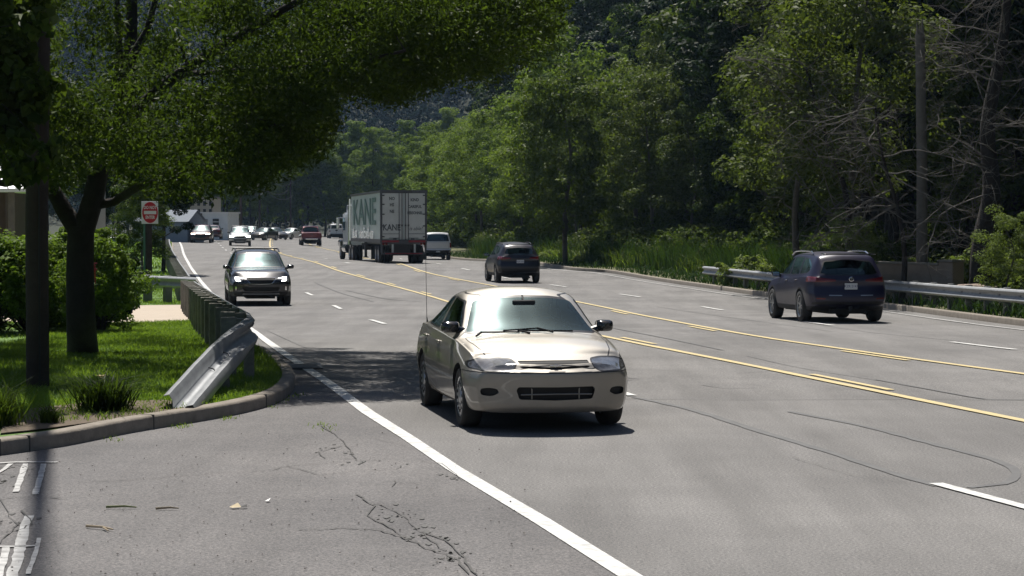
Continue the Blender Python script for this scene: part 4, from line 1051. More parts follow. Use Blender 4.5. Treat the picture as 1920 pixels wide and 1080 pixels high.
LM['far'] = leafmat('far leaves', ((.005, .011, .009), (.012, .021, .016)), .05, nscale=.02, spec=0, rough=.9)  # darkened: shade on the far slope is put into this colour
LM['mid'] = leafmat('sunlit far leaves', ((.045, .08, .02), (.19, .25, .07)), .42, nscale=.3)  # brighter green: sunlight on the far crowns is put into this colour
LM['sage'] = leafmat('sage leaves', ((.07, .10, .035), (.19, .24, .09)), .38, nscale=1)
LM['bright'] = leafmat('bright shrub leaves', ((.05, .095, .018), (.20, .28, .06)), .36, nscale=1.2)
LM['grass'] = leafmat('grass blades', ((.085, .15, .028), (.21, .285, .07)), .38, nscale=.8)
LM['tall'] = leafmat('tall grass blades', ((.018, .042, .014), (.055, .095, .03)), .25, nscale=.5)
MT['bark'] = pm('bark', (.014, .011, .009), .95, noise=((.034, .028, .024), .5), nscale=7, bump=.7, bscale=18)
MT['bark2'] = pm('grey bark', (.06, .055, .047), .95, noise=((.12, .11, .095), .5), nscale=5, bump=.7, bscale=14)
MT['deadwood'] = pm('dead wood', (.075, .069, .062), .9, noise=((.16, .148, .132), .5), nscale=4)
RNG = np.random.default_rng(11)
def unit(n, up=0.):
    v = RNG.normal(size=(n, 3)); v[:, 2] += up; return v / np.linalg.norm(v, axis=1)[:, None]
def leaf_cloud(C, Rd, per, size, asp=.55, up=.9, shell=.55, squash=.75, radial=.5, var=.35):
    """rhombic leaves round the clump centres C with radii Rd"""
    C = np.asarray(C, float); Rd = np.asarray(Rd, float); n = len(C) * per
    idx = np.repeat(np.arange(len(C)), per); d = unit(n); rr = RNG.random(n) ** (1 - shell) if shell < 1 else np.ones(n)
    rr = rr ** .6; P = C[idx] + d * (rr * Rd[idx])[:, None] * np.array([1, 1, squash])
    N_ = d * radial + unit(n) * .7 + np.array([0, 0, up]) * .6; N_ /= np.linalg.norm(N_, axis=1)[:, None]
    A = np.cross(N_, unit(n)); A /= np.linalg.norm(A, axis=1)[:, None] + 1e-9; B = np.cross(N_, A)
    s = size * (1 + var * RNG.normal(size=n)).clip(.4, 1.8)
    A = A * s[:, None] * .5; B = B * (s * asp)[:, None] * .5; lift = N_ * (s * .12)[:, None]
    V = np.empty((n, 4, 3)); V[:, 0] = P - A; V[:, 1] = P + B + lift; V[:, 2] = P + A; V[:, 3] = P - B + lift
    return V.reshape(-1, 3), np.arange(n * 4).reshape(-1, 4)
def limb(mb, a, b, r0, r1, wob=.08, n=5, sides=6, sag=0):
    a, b = Vector(a), Vector(b); L = (b - a).length; pts = []
    for i in range(n + 1):
        t = i / n; p = a.lerp(b, t) + Vector((random.uniform(-1, 1), random.uniform(-1, 1), random.uniform(-1, 1))) * wob * L * math.sin(math.pi * t) * .5
        p.z += sag * L * math.sin(math.pi * t); pts.append(p)
    mb.tube(pts, [r0 + (r1 - r0) * i / n for i in range(n + 1)], sides)
    return pts
def tree_parts(root, clumps, radii, trunk, r0, per, size, lm, bark, twig=.02, **kw):
    """trunk: list of points; clumps hang on limbs that leave the trunk"""
    mb = MB(); tp = [Vector(p) for p in trunk]; n = len(tp); P = catmull(tp, .6)
    H = (P[-1] - P[0]).length
    rad = [max(.03, r0 * (1 - .85 * i / len(P))) for i in range(len(P))]; rad[0] *= 1.35
    mb.tube(P, rad, 12)
    nodes = []
    ks = sorted(range(len(clumps)), key=lambda i: min((Vector(clumps[i]) - p).length for p in P))
    for i in ks:
        c = Vector(clumps[i])
        cand = [(p, r, (p - c).length + max(0, p.z - c.z + .3) * 2.5) for p, r in zip(P[2:], rad[2:])] + [(p, r, (p - c).length + max(0, p.z - c.z) * 1.2 - .3) for p, r in nodes]
        p, r, _ = min(cand, key=lambda q: q[2]); r_ = min(r * .6, .02 + .028 * (c - p).length)
        pts = limb(mb, p, c, r_, .012, .16, 4, 5, .06)
        nodes += [(q, r_ * (1 - .2 * k)) for k, q in enumerate(pts[1:], 1)]
    t = mb.build('trunk', bark, root, True, 60, fix=False)
    V, Fc = leaf_cloud(clumps, radii, per, size, **kw)
    np_mesh('crown', V, Fc, lm, root)
    return root
def crown_pts(n, rx, rz, zc, rng, fill=.45, low=-.9):
    out = []
    while len(out) < n:
        d = Vector((rng.gauss(0, 1), rng.gauss(0, 1), rng.gauss(0, 1))).normalized(); r = fill + (1 - fill) * rng.random() ** .5
        if d.z < low: continue
        k = 1 + .22 * math.sin(3 * math.atan2(d.y, d.x) + 7 * d.z)
        out.append((d.x * rx * r * k, d.y * rx * r * k, zc + d.z * rz * r))
    return out
def wood_tree(name, seed, h, rx, base, n, per, size, lm, bark, r0=.2, clr=(.55, 1.15)):
    rng = random.Random(seed); random.seed(seed); root = empty(name)
    zc, rz = (h + base) / 2, (h - base) / 2
    C = crown_pts(n, rx, rz, zc, rng, .35); Rr = [rng.uniform(*clr) for _ in C]
    tk = [(0, 0, -.6), (rng.uniform(-.2, .2), rng.uniform(-.2, .2), h * .25), (rng.uniform(-.6, .6), rng.uniform(-.6, .6), h * .55), (rng.uniform(-.8, .8), rng.uniform(-.8, .8), h * .85)]
    return tree_parts(root, C, Rr, tk, r0, per, size, lm, bark, squash=.62, shell=.62, radial=1.0, up=1.1)
def shrub(name, seed, w_, h, n, per, size, lm, low=-.3, clr=.3):
    rng = random.Random(seed); random.seed(seed); root = empty(name)
    C = [(a * w_, b * w_, max(.15, c)) for a, b, c in crown_pts(n, 1, h * .5, h * .5, rng, .3, -1)]; Rr = [rng.uniform(.5, 1.4) * clr for _ in C]
    C += [(c[0] * 1.18, c[1] * 1.18, c[2] * 1.13 + .05) for c in C[::6]]; Rr += [clr * .45] * (len(C) - len(Rr))
    mb = MB()
    for c in C[::3]: limb(mb, (c[0] * .1, c[1] * .1, -.1), c, .018, .006, .15, 4, 5)
    mb.build('stems', MT['bark'], root, True, 60, fix=False)
    V, Fc = leaf_cloud(C, Rr, per, size, shell=.6); V[:, 2] = np.maximum(V[:, 2], .02)
    np_mesh('foliage', V, Fc, lm, root); return root
def place(proto, used, x, y, z, rz, sc, label, cat, group):
    o = proto if not used.get(proto.name) else copy_tree(proto)
    used[proto.name] = 1
    o.location = (x, y, z); o.rotation_euler = (0, 0, rz); o.scale = (sc,) * 3 if not isinstance(sc, tuple) else sc
    tag(o, label, cat, group); return o
USED = {}
# ---- blades of grass
def blades(name, pts, h, wd, lm, lean=.35, var=.4, seg=2):
    P = np.asarray(pts, float); n = len(P); a = RNG.random(n) * 2 * math.pi
    hh = h * (1 + var * RNG.normal(size=n)).clip(.35, 2.2); D = np.stack([np.cos(a), np.sin(a), np.zeros(n)], 1)
    b = RNG.random(n) * 2 * math.pi; W_ = np.stack([np.cos(b), np.sin(b), np.zeros(n)], 1) * (wd / 2)
    up = np.array([0, 0, 1.]); ln = (lean * (.3 + RNG.random(n)))[:, None] * hh[:, None]
    V = np.empty((n, 5, 3)); V[:, 0] = P - W_; V[:, 1] = P + W_; mid = P + D * ln * .3 + up * (hh * .55)[:, None]
    V[:, 2] = mid + W_ * .8; V[:, 3] = mid - W_ * .8; tip = P + D * ln + up * (hh * (1 - .25 * lean))[:, None]; V[:, 4] = tip
    V = V.reshape(-1, 3); b0 = np.arange(n) * 5
    Fa = np.stack([b0, b0 + 1, b0 + 2, b0 + 3], 1); Fb = np.stack([b0 + 3, b0 + 2, b0 + 4, b0 + 4], 1)
    me = bpy.data.meshes.new(name); k = n * 7
    me.vertices.add(len(V)); me.vertices.foreach_set('co', V.astype(np.float32).ravel())
    loops = np.concatenate([Fa, Fb[:, :3]], 1).ravel().astype(np.int32)
    me.loops.add(len(loops)); me.loops.foreach_set('vertex_index', loops)
    st = (np.arange(n) * 7)[:, None] + np.array([0, 4]); me.polygons.add(2 * n); me.polygons.foreach_set('loop_start', st.ravel().astype(np.int32))
    me.polygons.foreach_set('loop_total', np.tile([4, 3], n).astype(np.int32)); me.update(calc_edges=True)
    return link_mesh(name, me, lm)
def inpoly(poly, X, Y):
    c = np.zeros(len(X), bool); n = len(poly); j = n - 1
    for i in range(n):
        xi, yi, xj, yj = *poly[i][:2], *poly[j][:2]
        if yi != yj: c ^= ((yi > Y) != (yj > Y)) & (X < (xj - xi) * (Y - yi) / (yj - yi) + xi)
        j = i
    return c
lawn_poly = [tuple(p) for p in lp]
def scatter(poly, n, x0, x1, y0, y1, zf, dens=None):
    X = RNG.uniform(x0, x1, n); Y = RNG.uniform(y0, y1, n); k = inpoly(poly, X, Y)
    if dens is not None: k &= dens(X, Y)
    X, Y = X[k], Y[k]; return np.array([(x, y, zf(x, y)) for x, y in zip(X, Y)])
mulch_poly = [(p.x, p.y) for p in mu]
pth = [tuple(q) for q in pp]
def dn(X, Y): return (~inpoly(mulch_poly, X, Y) | (RNG.random(len(X)) < .4)) & ~inpoly(pth, X, Y)
pts = np.concatenate([scatter(lawn_poly, 230000, -8.5, -2, 22, 58, lawn_z, dn), scatter(lawn_poly, 60000, -16, -7, 36, 75, lawn_z, dn)])
o = blades('lawn_grass', pts, .06, .012, LM['grass'], .7); tag(o, kind='stuff')
pts = scatter(lawn_poly, 60000, -32, -9, 75, 185, lawn_z)
o = blades('far_lawn_grass', pts, .10, .05, LM['grass'], .7); tag(o, kind='stuff')
# weeds along the kerbs and in the cracks
wp_ = []
for px, py in ((605, 803), (612, 808), (330, 802), (340, 800), (345, 803), (420, 786), (430, 785), (425, 788), (208, 828), (505, 765), (520, 757), (535, 752), (545, 745), (560, 742), (90, 765), (600, 798)):
    q = G(px, py)
    for _ in range(16): wp_.append((q.x + random.gauss(0, .06), q.y + random.gauss(0, .09), q.z + .005))
o = blades('kerb_weeds', wp_, .035, .008, LM['grass'], 1.0); tag(o, kind='stuff')
# verge weeds and the belt of tall grass on the right
KX = lambda Y: np.array([atY(KERB_R, y) for y in Y])
def belt(n, y0, y1, d0, d1, p=2):
    Y = y0 + (y1 - y0) * RNG.random(n) ** p; D = d0 + (d1 - d0) * RNG.random(n) ; X = KX(Y) + D
    return np.array([(x, y, verge_z(x, y)) for x, y in zip(X, Y)]), D
P_, D_ = belt(38000, 42, 180, .2, 9); o = blades('verge_weeds', P_, .24, .035, LM['tall'], .9, .6); tag(o, kind='stuff')
P_, D_ = belt(34000, 80, 170, 2.0, 8.5, 1.5)
P_ = P_[np.sin(P_[:, 1] * .9) + np.sin(P_[:, 1] * .37 + P_[:, 0]) + RNG.normal(size=len(P_)) * .6 > -.9]
hn = np.sin(P_[:, 1] * .55 + 1) + np.sin(P_[:, 1] * .21 + P_[:, 0] * .8) + RNG.normal(size=len(P_)) * .5
o = blades('tall_grass', P_[hn > .3], 1.3, .045, LM['tall'], .4, .3); tag(o, kind='stuff')
o = blades('bent_grass', P_[(hn <= .3) & (hn > -.6)], .85, .045, LM['broad'], .9, .4); tag(o, kind='stuff')
o = blades('low_weeds', P_[hn <= -.6], .5, .06, LM['mid'], 1.1, .4); tag(o, kind='stuff')
# ---- ornamental clumps by the mulch bed
def clump(px, py, n, h, spread, label, lean=1.0, wd=.014):
    q = G(px, py, .13); P = [(random.gauss(0, spread * .35), random.gauss(0, spread * .3), 0) for _ in range(n)]
    root = empty('ornamental_grass', q); o = blades('blade_tuft', P, h, wd, LM['locust'], lean, .3); o.parent = root; tag(root, label, 'plant'); return root
c_ = clump(193, 772, 700, .40, .30, 'dark arching daylily clump with one pale flower in the mulch by the kerb', 1.35, .016)
m = MB()
for k in range(6):
    a = k * math.pi / 3; m.add([(0, 0, 0), (.03 * math.cos(a + .5), .03 * math.sin(a + .5), .025), (.055 * math.cos(a), .055 * math.sin(a), .03), (.03 * math.cos(a - .5), .03 * math.sin(a - .5), .025)], [(0, 1, 2, 3)])
f_ = m.build('flower', pm('pale petal', (.6, .5, .25), .6), c_); f_.location = (.0, -.1, .36)
m = MB(); m.tube([(0, 0, -.35), (.01, 0, 0)], .005, 5); m.build('stalk', LM['tall'], f_)
clump(-12, 800, 500, .40, .3, 'grass clump cut by the left edge of the picture at the kerb', .9)
clump(92, 795, 160, .16, .16, 'small bright tuft of grass in the mulch behind the kerb', .8)
# ---- front tree: forked trunk and the wide hanging canopy
EDGE_C = [(-200, 335), (0, 300), (40, 325), (60, 345), (110, 352), (200, 330), (250, 355), (330, 362), (400, 368), (470, 356), (530, 330), (570, 300), (596, 262), (606, 215), (650, 190), (700, 186), (760, 192), (830, 168), (900, 150), (960, 138), (1010, 128), (1040, 90), (1062, 50), (1070, -10), (1200, -400)]
def proj(v):
    z = v.z - CH; c = v.y * math.cos(PT) - z * math.sin(PT); u = v.y * math.sin(PT) + z * math.cos(PT); return 960 + F * v.x / c, 540 - F * u / c
rng = random.Random(5); C, Rr = [], []
tb = G(155, 660, .14)
while len(C) < 1150:
    y = rng.uniform(27, 41.5); s_ = F / y; r = rng.uniform(.26, .55); px = rng.uniform(-420, 1070)
    lo = lin(EDGE_C, px) + min(18, rng.gauss(-6, 16)); low = rng.random() < .62
    py = lo - r * .75 * s_ - (rng.random() ** 1.5 * 150 if low else rng.uniform(100, 620))
    p = at(px, py, y)
    if p.z > 8.5 or (p.x - tb.x - .6) ** 2 / 56 + (y - 34.3) ** 2 / 44 + max(0, p.z - 3.5) ** 2 / 36 > 1: continue
    if px + r * s_ * .8 > 1078: continue
    if 80 < px < 420 and py < 310 and rng.random() < .72: continue
    C.append(tuple(p)); Rr.append(r)
root = empty('locust_tree', tb); tag(root, 'big dark tree with forked trunk and red ribbon, its canopy hanging over the road', 'tree')
random.seed(8)
C2 = [tuple(Vector(c) - tb) for c in C]
mb = MB()
def rel(px, py, Y=33.): return at(px, py, Y) - tb
T0 = [Vector((0, 0, -.15)), Vector((0.0, 0, .05)), rel(152, 600), rel(150, 500), rel(152, 425)]
mb.tube(catmull(T0, .25), [.30] + [.235 - .004 * i for i in range(len(catmull(T0, .25)) - 1)], 14)
arms = [([rel(150, 440), rel(120, 395), rel(95, 350), rel(40, 315, 32.5), rel(-60, 250, 32)], .15), ([rel(153, 440), rel(175, 370), rel(188, 300), rel(230, 200, 33.5), rel(245, 80, 34), rel(250, -120, 34)], .17),
        ([rel(180, 385), rel(215, 378), rel(260, 350, 32), rel(330, 330, 31), rel(430, 290, 30), rel(520, 230, 29.5)], .07), ([rel(188, 320), rel(222, 215, 33), rel(222, 60, 33), rel(215, -60, 33)], .09),
        ([rel(210, 250), rel(320, 150, 32), rel(460, 60, 31), rel(640, -40, 30), rel(800, -90, 30)], .10), ([rel(240, 120), rel(275, 60, 33), rel(300, -40, 33)], .07), ([rel(330, 140, 32), rel(480, 130, 30), rel(640, 120, 29.5), rel(760, 95, 29)], .045),
        ([rel(90, 350), rel(60, 330), rel(10, 345, 34), rel(-80, 330, 34)], .09)]
nodes = []
for pts, r in arms:
    P = catmull(pts, .4); n = len(P); rd = [max(.02, r * (1 - .75 * i / n)) for i in range(n)]; mb.tube(P, rd, 9); nodes += [(p, q) for p, q in zip(P[1:], rd[1:])]
for c in sorted(C2, key=lambda c: min((Vector(c) - p).length for p, _ in nodes)):
    c = Vector(c); p, r = min(nodes, key=lambda q: (q[0] - c).length + max(0, q[0].z - c.z) * .5)[:2]; r_ = min(r * .6, .012 + .012 * (c - p).length)
    pts = limb(mb, p, c, r_, .006, .18, 3, 4, -.03); nodes += [(q, r_ * .7) for q in pts[1:]]
mb.build('trunk', MT['bark'], root, True, 60, fix=False)
V, Fc = leaf_cloud(C2, [r * 1.25 for r in Rr], 400, .075, .36, up=.5, shell=.35, squash=.75, radial=.2)
np_mesh('crown', V, Fc, LM['locust'], root)
# ribbon round the trunk
m = MB(); bz = rel(152, 500).z
for dz, tl in ((0, .03), (-.06, -.01)):
    m.sweep([((.22 * math.cos(a), .22 * math.sin(a), bz + dz + tl * math.cos(a)), (math.cos(a), math.sin(a), 0), (0, 0, 1)) for a in [2 * math.pi * k / 24 for k in range(25)]], [(0, -.012), (.006, -.012), (.006, .012), (0, .012)], cap=False)
m.sweep([((.20, -.13, bz + .02 - .05 * k), (.9, -.3, 0), (.2, .8, 0)) for k in range(6)], [(0, -.02), (.006, -.02), (.006, .02), (0, .02)])
m.sweep([((.215, -.10, bz - .04 * k), (.9, -.3, 0), (.2, .8, .1)) for k in range(8)], [(0, -.015), (.006, -.015), (.006, .015), (0, .015)])
o = m.build('ribbon', pm('red ribbon', (.55, .02, .03), .5), None); o.location = tb; tag(o, 'bright red ribbon tied round the forked tree trunk', 'ribbon')
# creeper on the utility pole and the dark branch in the top left corner
rng = random.Random(9); C, Rr = [], []
for _ in range(70):
    py = rng.uniform(-60, 330); px = rng.gauss(20, 42) - (py > 200) * 25; Y = rng.uniform(24.2, 25.4)
    if px > 105: continue
    C.append(tuple(at(px, py, Y))); Rr.append(rng.uniform(.12, .25))
root = empty('maple_branch', (-6.5, 24.8, 5)); tag(root, 'dark large-leaved branches hanging in the top left corner beside the pole', 'branch')
C = [tuple(Vector(c) - root.location) for c in C]; mb = MB(); nd = [Vector((-.9, .3, 1.6))]
mb.tube([(-3, .5, 2.5), (-.9, .3, 1.6), (-.2, .2, .4), (0, .1, -.8)], [.06, .045, .03, .01], 7); nd += [Vector((-.2, .2, .4)), Vector((0, .1, -.8))]
for c in C: limb(mb, min(nd, key=lambda p: (p - Vector(c)).length), c, .01, .004, .1, 3, 4)
mb.build('limbs', MT['bark'], root, True, 60, fix=False)
V, Fc = leaf_cloud(C, Rr, 60, .13, .75, up=.4, shell=.3, radial=.2); np_mesh('foliage', V, Fc, LM['broad'], root)
# ---- shrubs on the left
SH = [shrub('shrub', 21, .95, 2.0, 85, 260, .075, LM['bright'], clr=.3), shrub('shrub', 22, 1.2, 2.2, 100, 260, .075, LM['bright'], clr=.32), shrub('dark_shrub', 23, 1.3, 2.0, 100, 150, .12, LM['dark'], clr=.32)]
for k, (i, px, py, Y, sc, lab) in enumerate((
    (0, 182, 600, 41.5, (.84, .9, .86), 'bright green shrub to the right of the forked trunk at the edge of the lawn'),
    (1, 60, 590, 42.5, (1.25, .9, .88), 'bright green shrub between the utility pole and the forked trunk'),
    (1, -30, 590, 42, (1.0, .9, .86), 'bright green shrub left of the utility pole, cut by the picture edge'),
    (2, 120, 580, 46, (1.2, 1, .85), 'dark shrub in the shade behind the bright shrubs'),
    (0, 130, 590, 43.5, (.9, .8, .88), 'bright green shrub showing through behind the forked trunk'))):
    X = (px - 960) / F * Y; place(SH[i], USED, X, Y, lawn_z(X, Y), k * 1.3, sc, lab, 'shrub', None)
# leafy shoots growing out of the shrub by the path
# ---- the wood on the right and the trees behind the road
WT = [wood_tree('broadleaf_tree', 31, 15, 3.6, 1.5, 110, 210, .24, LM['broad'], MT['bark2']), wood_tree('broadleaf_tree', 32, 17, 4.0, 2.5, 110, 210, .26, LM['broad'], MT['bark']),
      wood_tree('pale_tree', 33, 12, 3.0, 2.0, 95, 230, .165, LM['pale'], MT['bark2'], .16), wood_tree('dark_tree', 34, 18, 4.3, 3.5, 110, 210, .28, LM['dark'], MT['bark'], .25),
      wood_tree('young_tree', 35, 8, 2.1, .6, 75, 200, .125, LM['pale'], MT['bark2'], .1, (.4, .8)), wood_tree('broadleaf_tree', 36, 13, 3.2, .8, 110, 190, .22, LM['broad'], MT['bark2'])]
US = [shrub('undergrowth_shrub', 41, 1.7, 1.9, 60, 110, .16, LM['broad'], clr=.45), shrub('undergrowth_shrub', 42, 1.6, 1.6, 60, 110, .15, LM['pale'], clr=.42)]
def verge_at(y, d): x = atY(KERB_R, min(max(y, 18), 388)) + d; return x, max(verge_z(x, y), terrain(x, y))
rng = random.Random(77)
rows = [(7.5, 4.6, 78, 330, (1, 0, 5, 0, 3, 5, 2)), (12, 5.2, 46, 330, (1, 3, 0, 1, 3)), (17, 5.6, 40, 320, (3, 1, 0, 3)), (23, 6.5, 36, 320, (3, 1, 0)), (31, 8, 36, 300, (1, 3)), (41, 9, 40, 290, (3, 1)), (54, 12, 50, 270, (1, 0))]
nt_ = 0; FRONT = []
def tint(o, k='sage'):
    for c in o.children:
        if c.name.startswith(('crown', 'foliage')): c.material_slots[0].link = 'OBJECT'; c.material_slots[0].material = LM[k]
for ri, (d, sp, ya, yb, kinds) in enumerate(rows):
    y = ya
    while y < yb:
        dd = d + rng.uniform(-1.4, 1.4); x, z = verge_at(y, dd); k = kinds[rng.randrange(len(kinds))]
        if y > 118 and ri < 2: k = (2, 0, 2, 5, 4, 2)[rng.randrange(6)]
        sc = rng.uniform(.8, 1.12) * (.82 if (ri == 0 and y < 150) else 1) * (.9 if y > 185 and ri < 2 else 1) * (1.25 if ri > 0 and y < 150 else 1.1 if ri > 1 else 1)
        t_ = place(WT[k], USED, x, y, z - .1, rng.uniform(0, 6.28), sc, 'leafy tree in the dense wood along the right side of the road', 'tree', 'trees of the roadside wood')
        if ri == 0: FRONT.append((t_, k))
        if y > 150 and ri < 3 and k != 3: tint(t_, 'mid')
        nt_ += 1; y += sp * rng.uniform(.75, 1.25) * (1 if y < 150 else 1.35)
ORD = ['first', 'second', 'third', 'fourth', 'fifth', 'sixth', 'seventh', 'eighth', 'ninth', 'tenth', 'eleventh', 'twelfth', 'thirteenth', 'fourteenth', 'fifteenth', 'sixteenth', 'seventeenth', 'eighteenth', 'nineteenth', 'twentieth']
def landmark(px): return 'above the crossover' if px > 880 else 'above the white pickup' if px > 800 else 'behind the box trailer' if px > 690 else 'beyond the trailer'
cnt = {}
for t_, k in sorted(FRONT, key=lambda q: -(q[0].location.x / q[0].location.y)):
    px = 960 + F * t_.location.x / t_.location.y; lm_ = landmark(px); cnt[lm_] = cnt.get(lm_, 0) + 1
    if cnt[lm_] < 21: t_['label'] = '%s %s tree from the right in the front row %s' % (ORD[cnt[lm_] - 1], ('leafy', 'tall leafy', 'pale green', 'dark green', 'small pale', 'bushy')[k], lm_)
# undergrowth along the edge of the wood
y = 80
while y < 300:
    dd = rng.uniform(4.6, 8); x, z = verge_at(y, dd); place(US[rng.random() < .5], USED, x, y, z - .05, rng.uniform(0, 6), rng.uniform(.7, 1.15), 'low leafy bush in the undergrowth at the foot of the wood', 'shrub', 'undergrowth bushes')
    y += rng.uniform(1.5, 2.8) * (1 if y < 150 else 1.6)
for i in range(16):
    y = 78 + 4.6 * i + rng.uniform(-1, 1); x, z = verge_at(y, rng.uniform(2.2, 4.6)); o = place(US[i % 2], USED, x, y, z - .05, rng.uniform(0, 6), (rng.uniform(.3, .6),) * 2 + (rng.uniform(.3, .5),), 'small weedy bush standing in the tall grass by the right kerb', 'shrub', 'weedy bushes in the tall grass')
    if i % 3 == 0: tint(o)
# trees that close the view at the bend and beyond the parking lot
for (x0, y0), (x1, y1), n, kinds, s0, s1 in (((-58, 338), (-22, 345), 13, (5, 5, 0, 1), .85, 1.1), ((-60, 352), (-10, 360), 14, (1, 1, 0), .95, 1.2), ((-120, 300), (-60, 345), 14, (3, 1, 0), .9, 1.2), ((-62, 215), (-110, 180), 10, (3, 1), .8, 1.1), ((-75, 260), (-55, 330), 9, (1, 3, 5), .8, 1.1), ((-60, 120), (-36, 98), 6, (0, 1), .5, .7)):
    for i in range(n):
        t = (i + rng.uniform(-.25, .25)) / (n - 1); x = x0 + (x1 - x0) * t; y = y0 + (y1 - y0) * t + rng.uniform(-3, 3); k = kinds[rng.randrange(len(kinds))]
        t_ = place(WT[k], USED, x, y, terrain(x, y) + .1, rng.uniform(0, 6.28), rng.uniform(s0, s1), 'leafy tree in the belt of trees beyond the parking lot and the far bend', 'tree', 'trees behind the far bend')
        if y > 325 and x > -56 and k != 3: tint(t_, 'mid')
# dark tree behind the sign, and its neighbour
for px, Y, sc, k, lab in ((306, 104, .42, 3, 'small dark tree behind the no-entry sign'), (268, 96, .36, 5, 'low dark tree left of the no-entry sign behind the shrubs'), (222, 110, .42, 3, 'dark tree seen between the trunk fork and the no-entry sign')):
    X = (px - 960) / F * Y; place(WT[k], USED, X, Y, lawn_z(X, Y), px, sc, lab, 'tree', None)
# trees and plants one can single out on the right
for px, Y, sc, k, lab in ((1590, 70, .98, 2, 'pale green tree standing in front of the wood above the dark SUV'), (1500, 76, .9, 2, 'pale green tree left of the broken grey pole, thin trunk'), (1600, 66, .34, 4, 'slender sapling with pale leaves just behind the parapet end'), (1890, 56, .34, 4, 'young leafy tree by the guardrail at the right edge'), (1060, 118, .8, 5, 'tree with two dark trunks behind the tall grass')):
    X = (px - 960) / F * Y; o = place(WT[k], USED, X, Y, max(verge_z(X, Y), terrain(X, Y)), px, sc, lab, 'tree', None)
    if k == 4: tint(o)
for px, py, Y, sc, i, lab in ((1405, 505, 82, .66, 1, 'pale rounded bush behind the left end of the right guardrail'), (1700, 520, 72, .6, 0, 'bush behind the parapet by the foot of the grey pole'), (1905, 560, 67, .75, 1, 'leafy bush behind the guardrail at the right edge of the picture'), (1865, 540, 71, .8, 0, 'bush with sunlit leaves right of the fallen log'), (1780, 520, 74, .75, 1, 'bush between the grey pole and the dead tree')):
    X = (px - 960) / F * Y; o = place(US[i], USED, X, Y, max(verge_z(X, Y), terrain(X, Y)) - .05, px, sc, lab, 'shrub', None)
    if px in (1405, 1865, 1905): tint(o)
# ---- dead branching trees
def dead_tree(seed, base, path, r0, n, lab, reach=3.2):
    random.seed(seed); root = empty('dead_tree', base); tag(root, lab, 'tree'); mb = MB(); P = catmull([Vector(p) for p in path], .4)
    mb.tube(P, [r0 * (1 - .8 * i / len(P)) for i in range(len(P))], 9); mb.build('trunk', MT['bark'], root, True, 60, fix=False)
    mb = MB()
    def grow_(p, d, L, r, lv):
        pts = [p]; q = p.copy(); dd = d.copy(); k = max(3, int(L / .3))
        for i in range(k):
            dd = (dd + Vector((random.gauss(0, .22), random.gauss(0, .22), random.gauss(0, .22)))).normalized(); q = q + dd * L / k; pts.append(q.copy())
        mb.tube(pts, [r * (1 - .8 * i / k) for i in range(k + 1)], 4 if lv else 5)
        if lv < 3:
            for _ in range(random.randint(3, 5)):
                j = random.randint(1, k); e = (dd * .5 + Vector((random.gauss(0, 1), random.gauss(0, .6), random.gauss(0, .8)))).normalized(); grow_(pts[j], e, L * random.uniform(.4, .65), r * .5, lv + 1)
    for i in range(n):
        p = P[int(len(P) * random.uniform(.3, .98))]; grow_(p, Vector((random.choice((-1, -1, 1)) * random.uniform(.5, 1), random.uniform(-.8, .1), random.uniform(-.35, .5))).normalized(), random.uniform(.6, 1) * reach, .026, 0)
    mb.build('dead_branches', MT['deadwood'], root, False, fix=False); return root
def vg(px, Y, dz=0): X = (px - 960) / F * Y; return Vector((X, Y, max(verge_z(X, Y), terrain(X, Y)) + dz))
b_ = vg(1838, 62); dead_tree(51, b_, [(0, 0, -.3), (.05, 0, 1.6), (.35, .2, 3.2), (.25, .3, 5.0), (.7, .4, 7.5), (.9, .5, 10)], .34, 28, 'leaning dark tree with a tangle of bare grey branches at the right edge')
b_ = vg(1690, 64); dead_tree(53, b_, [(0, 0, -.3), (.1, 0, 1.4), (-.1, .2, 2.8), (-.5, .3, 4.2), (-.7, .4, 5.6)], .10, 16, 'thin dead tree left of the grey pole with curling bare twigs', 2.6)
b_ = vg(1600, 68); dead_tree(52, b_, [(0, 0, -.3), (-.1, 0, 1.6), (-.25, .2, 3.4), (-.9, .3, 5.2), (-1.4, .4, 7)], .14, 24, 'thin tree with bare dead twigs above the dark SUV', 3.0)
# ---------------------------------------------------------------- poles, sign, parapet, buildings
MT['polewood'] = pm('pole wood', (.022, .015, .013), .95, noise=((.048, .034, .030), .5), nscale=5, bump=.5, bscale=25)
MT['greypole'] = pm('weathered grey pole', (.10, .092, .082), .95, noise=((.17, .157, .14), .5), nscale=4, bump=.4)
b_ = G(71, 728, .13)
root = empty('utility_pole', b_); tag(root, 'dark wooden utility pole on the lawn at the left edge', 'pole'); m = MB()
m.tube([(0, 0, -.3), (0, 0, 2), (.06, 0, 5), (.10, 0, 8), (.14, 0, 26)], [.138, .135, .125, .10, .075], 16); m.build('shaft', MT['polewood'], root, True, 60)  # unseen upper shaft is stretched and thinned to cast the long driveway shadow
m = MB(); m.tube([(.05, -.13, 0), (.06, -.13, 4), (.1, -.11, 8)], .012, 6); m.build('ground_wire', MT['rubber'], root)
m = MB(); m.box((.12, .0, 25), (2.4, .1, .12), 0, .3, .01); m.build('crossarm', MT['polewood'], root)
b_ = vg(1729, 66); root = empty('utility_pole', b_); tag(root, 'weathered grey pole with a splintered top standing in the wood', 'pole'); m = MB()
H_ = at(1722, 48, 66).z - b_.z
m.tube([(0, 0, -.3), (-.02, 0, H_ * .5), (-.10, 0, H_ - .25)], [.17, .155, .14], 14)
for a, hh in ((0, .5), (1.2, .32), (2.4, .2), (3.6, .42), (4.8, .15)): m.tube([(-.10 + .08 * math.cos(a), .08 * math.sin(a), H_ - .35), (-.12 + .08 * math.cos(a), .08 * math.sin(a), H_ - .3 + hh)], [.07, .015], 6)
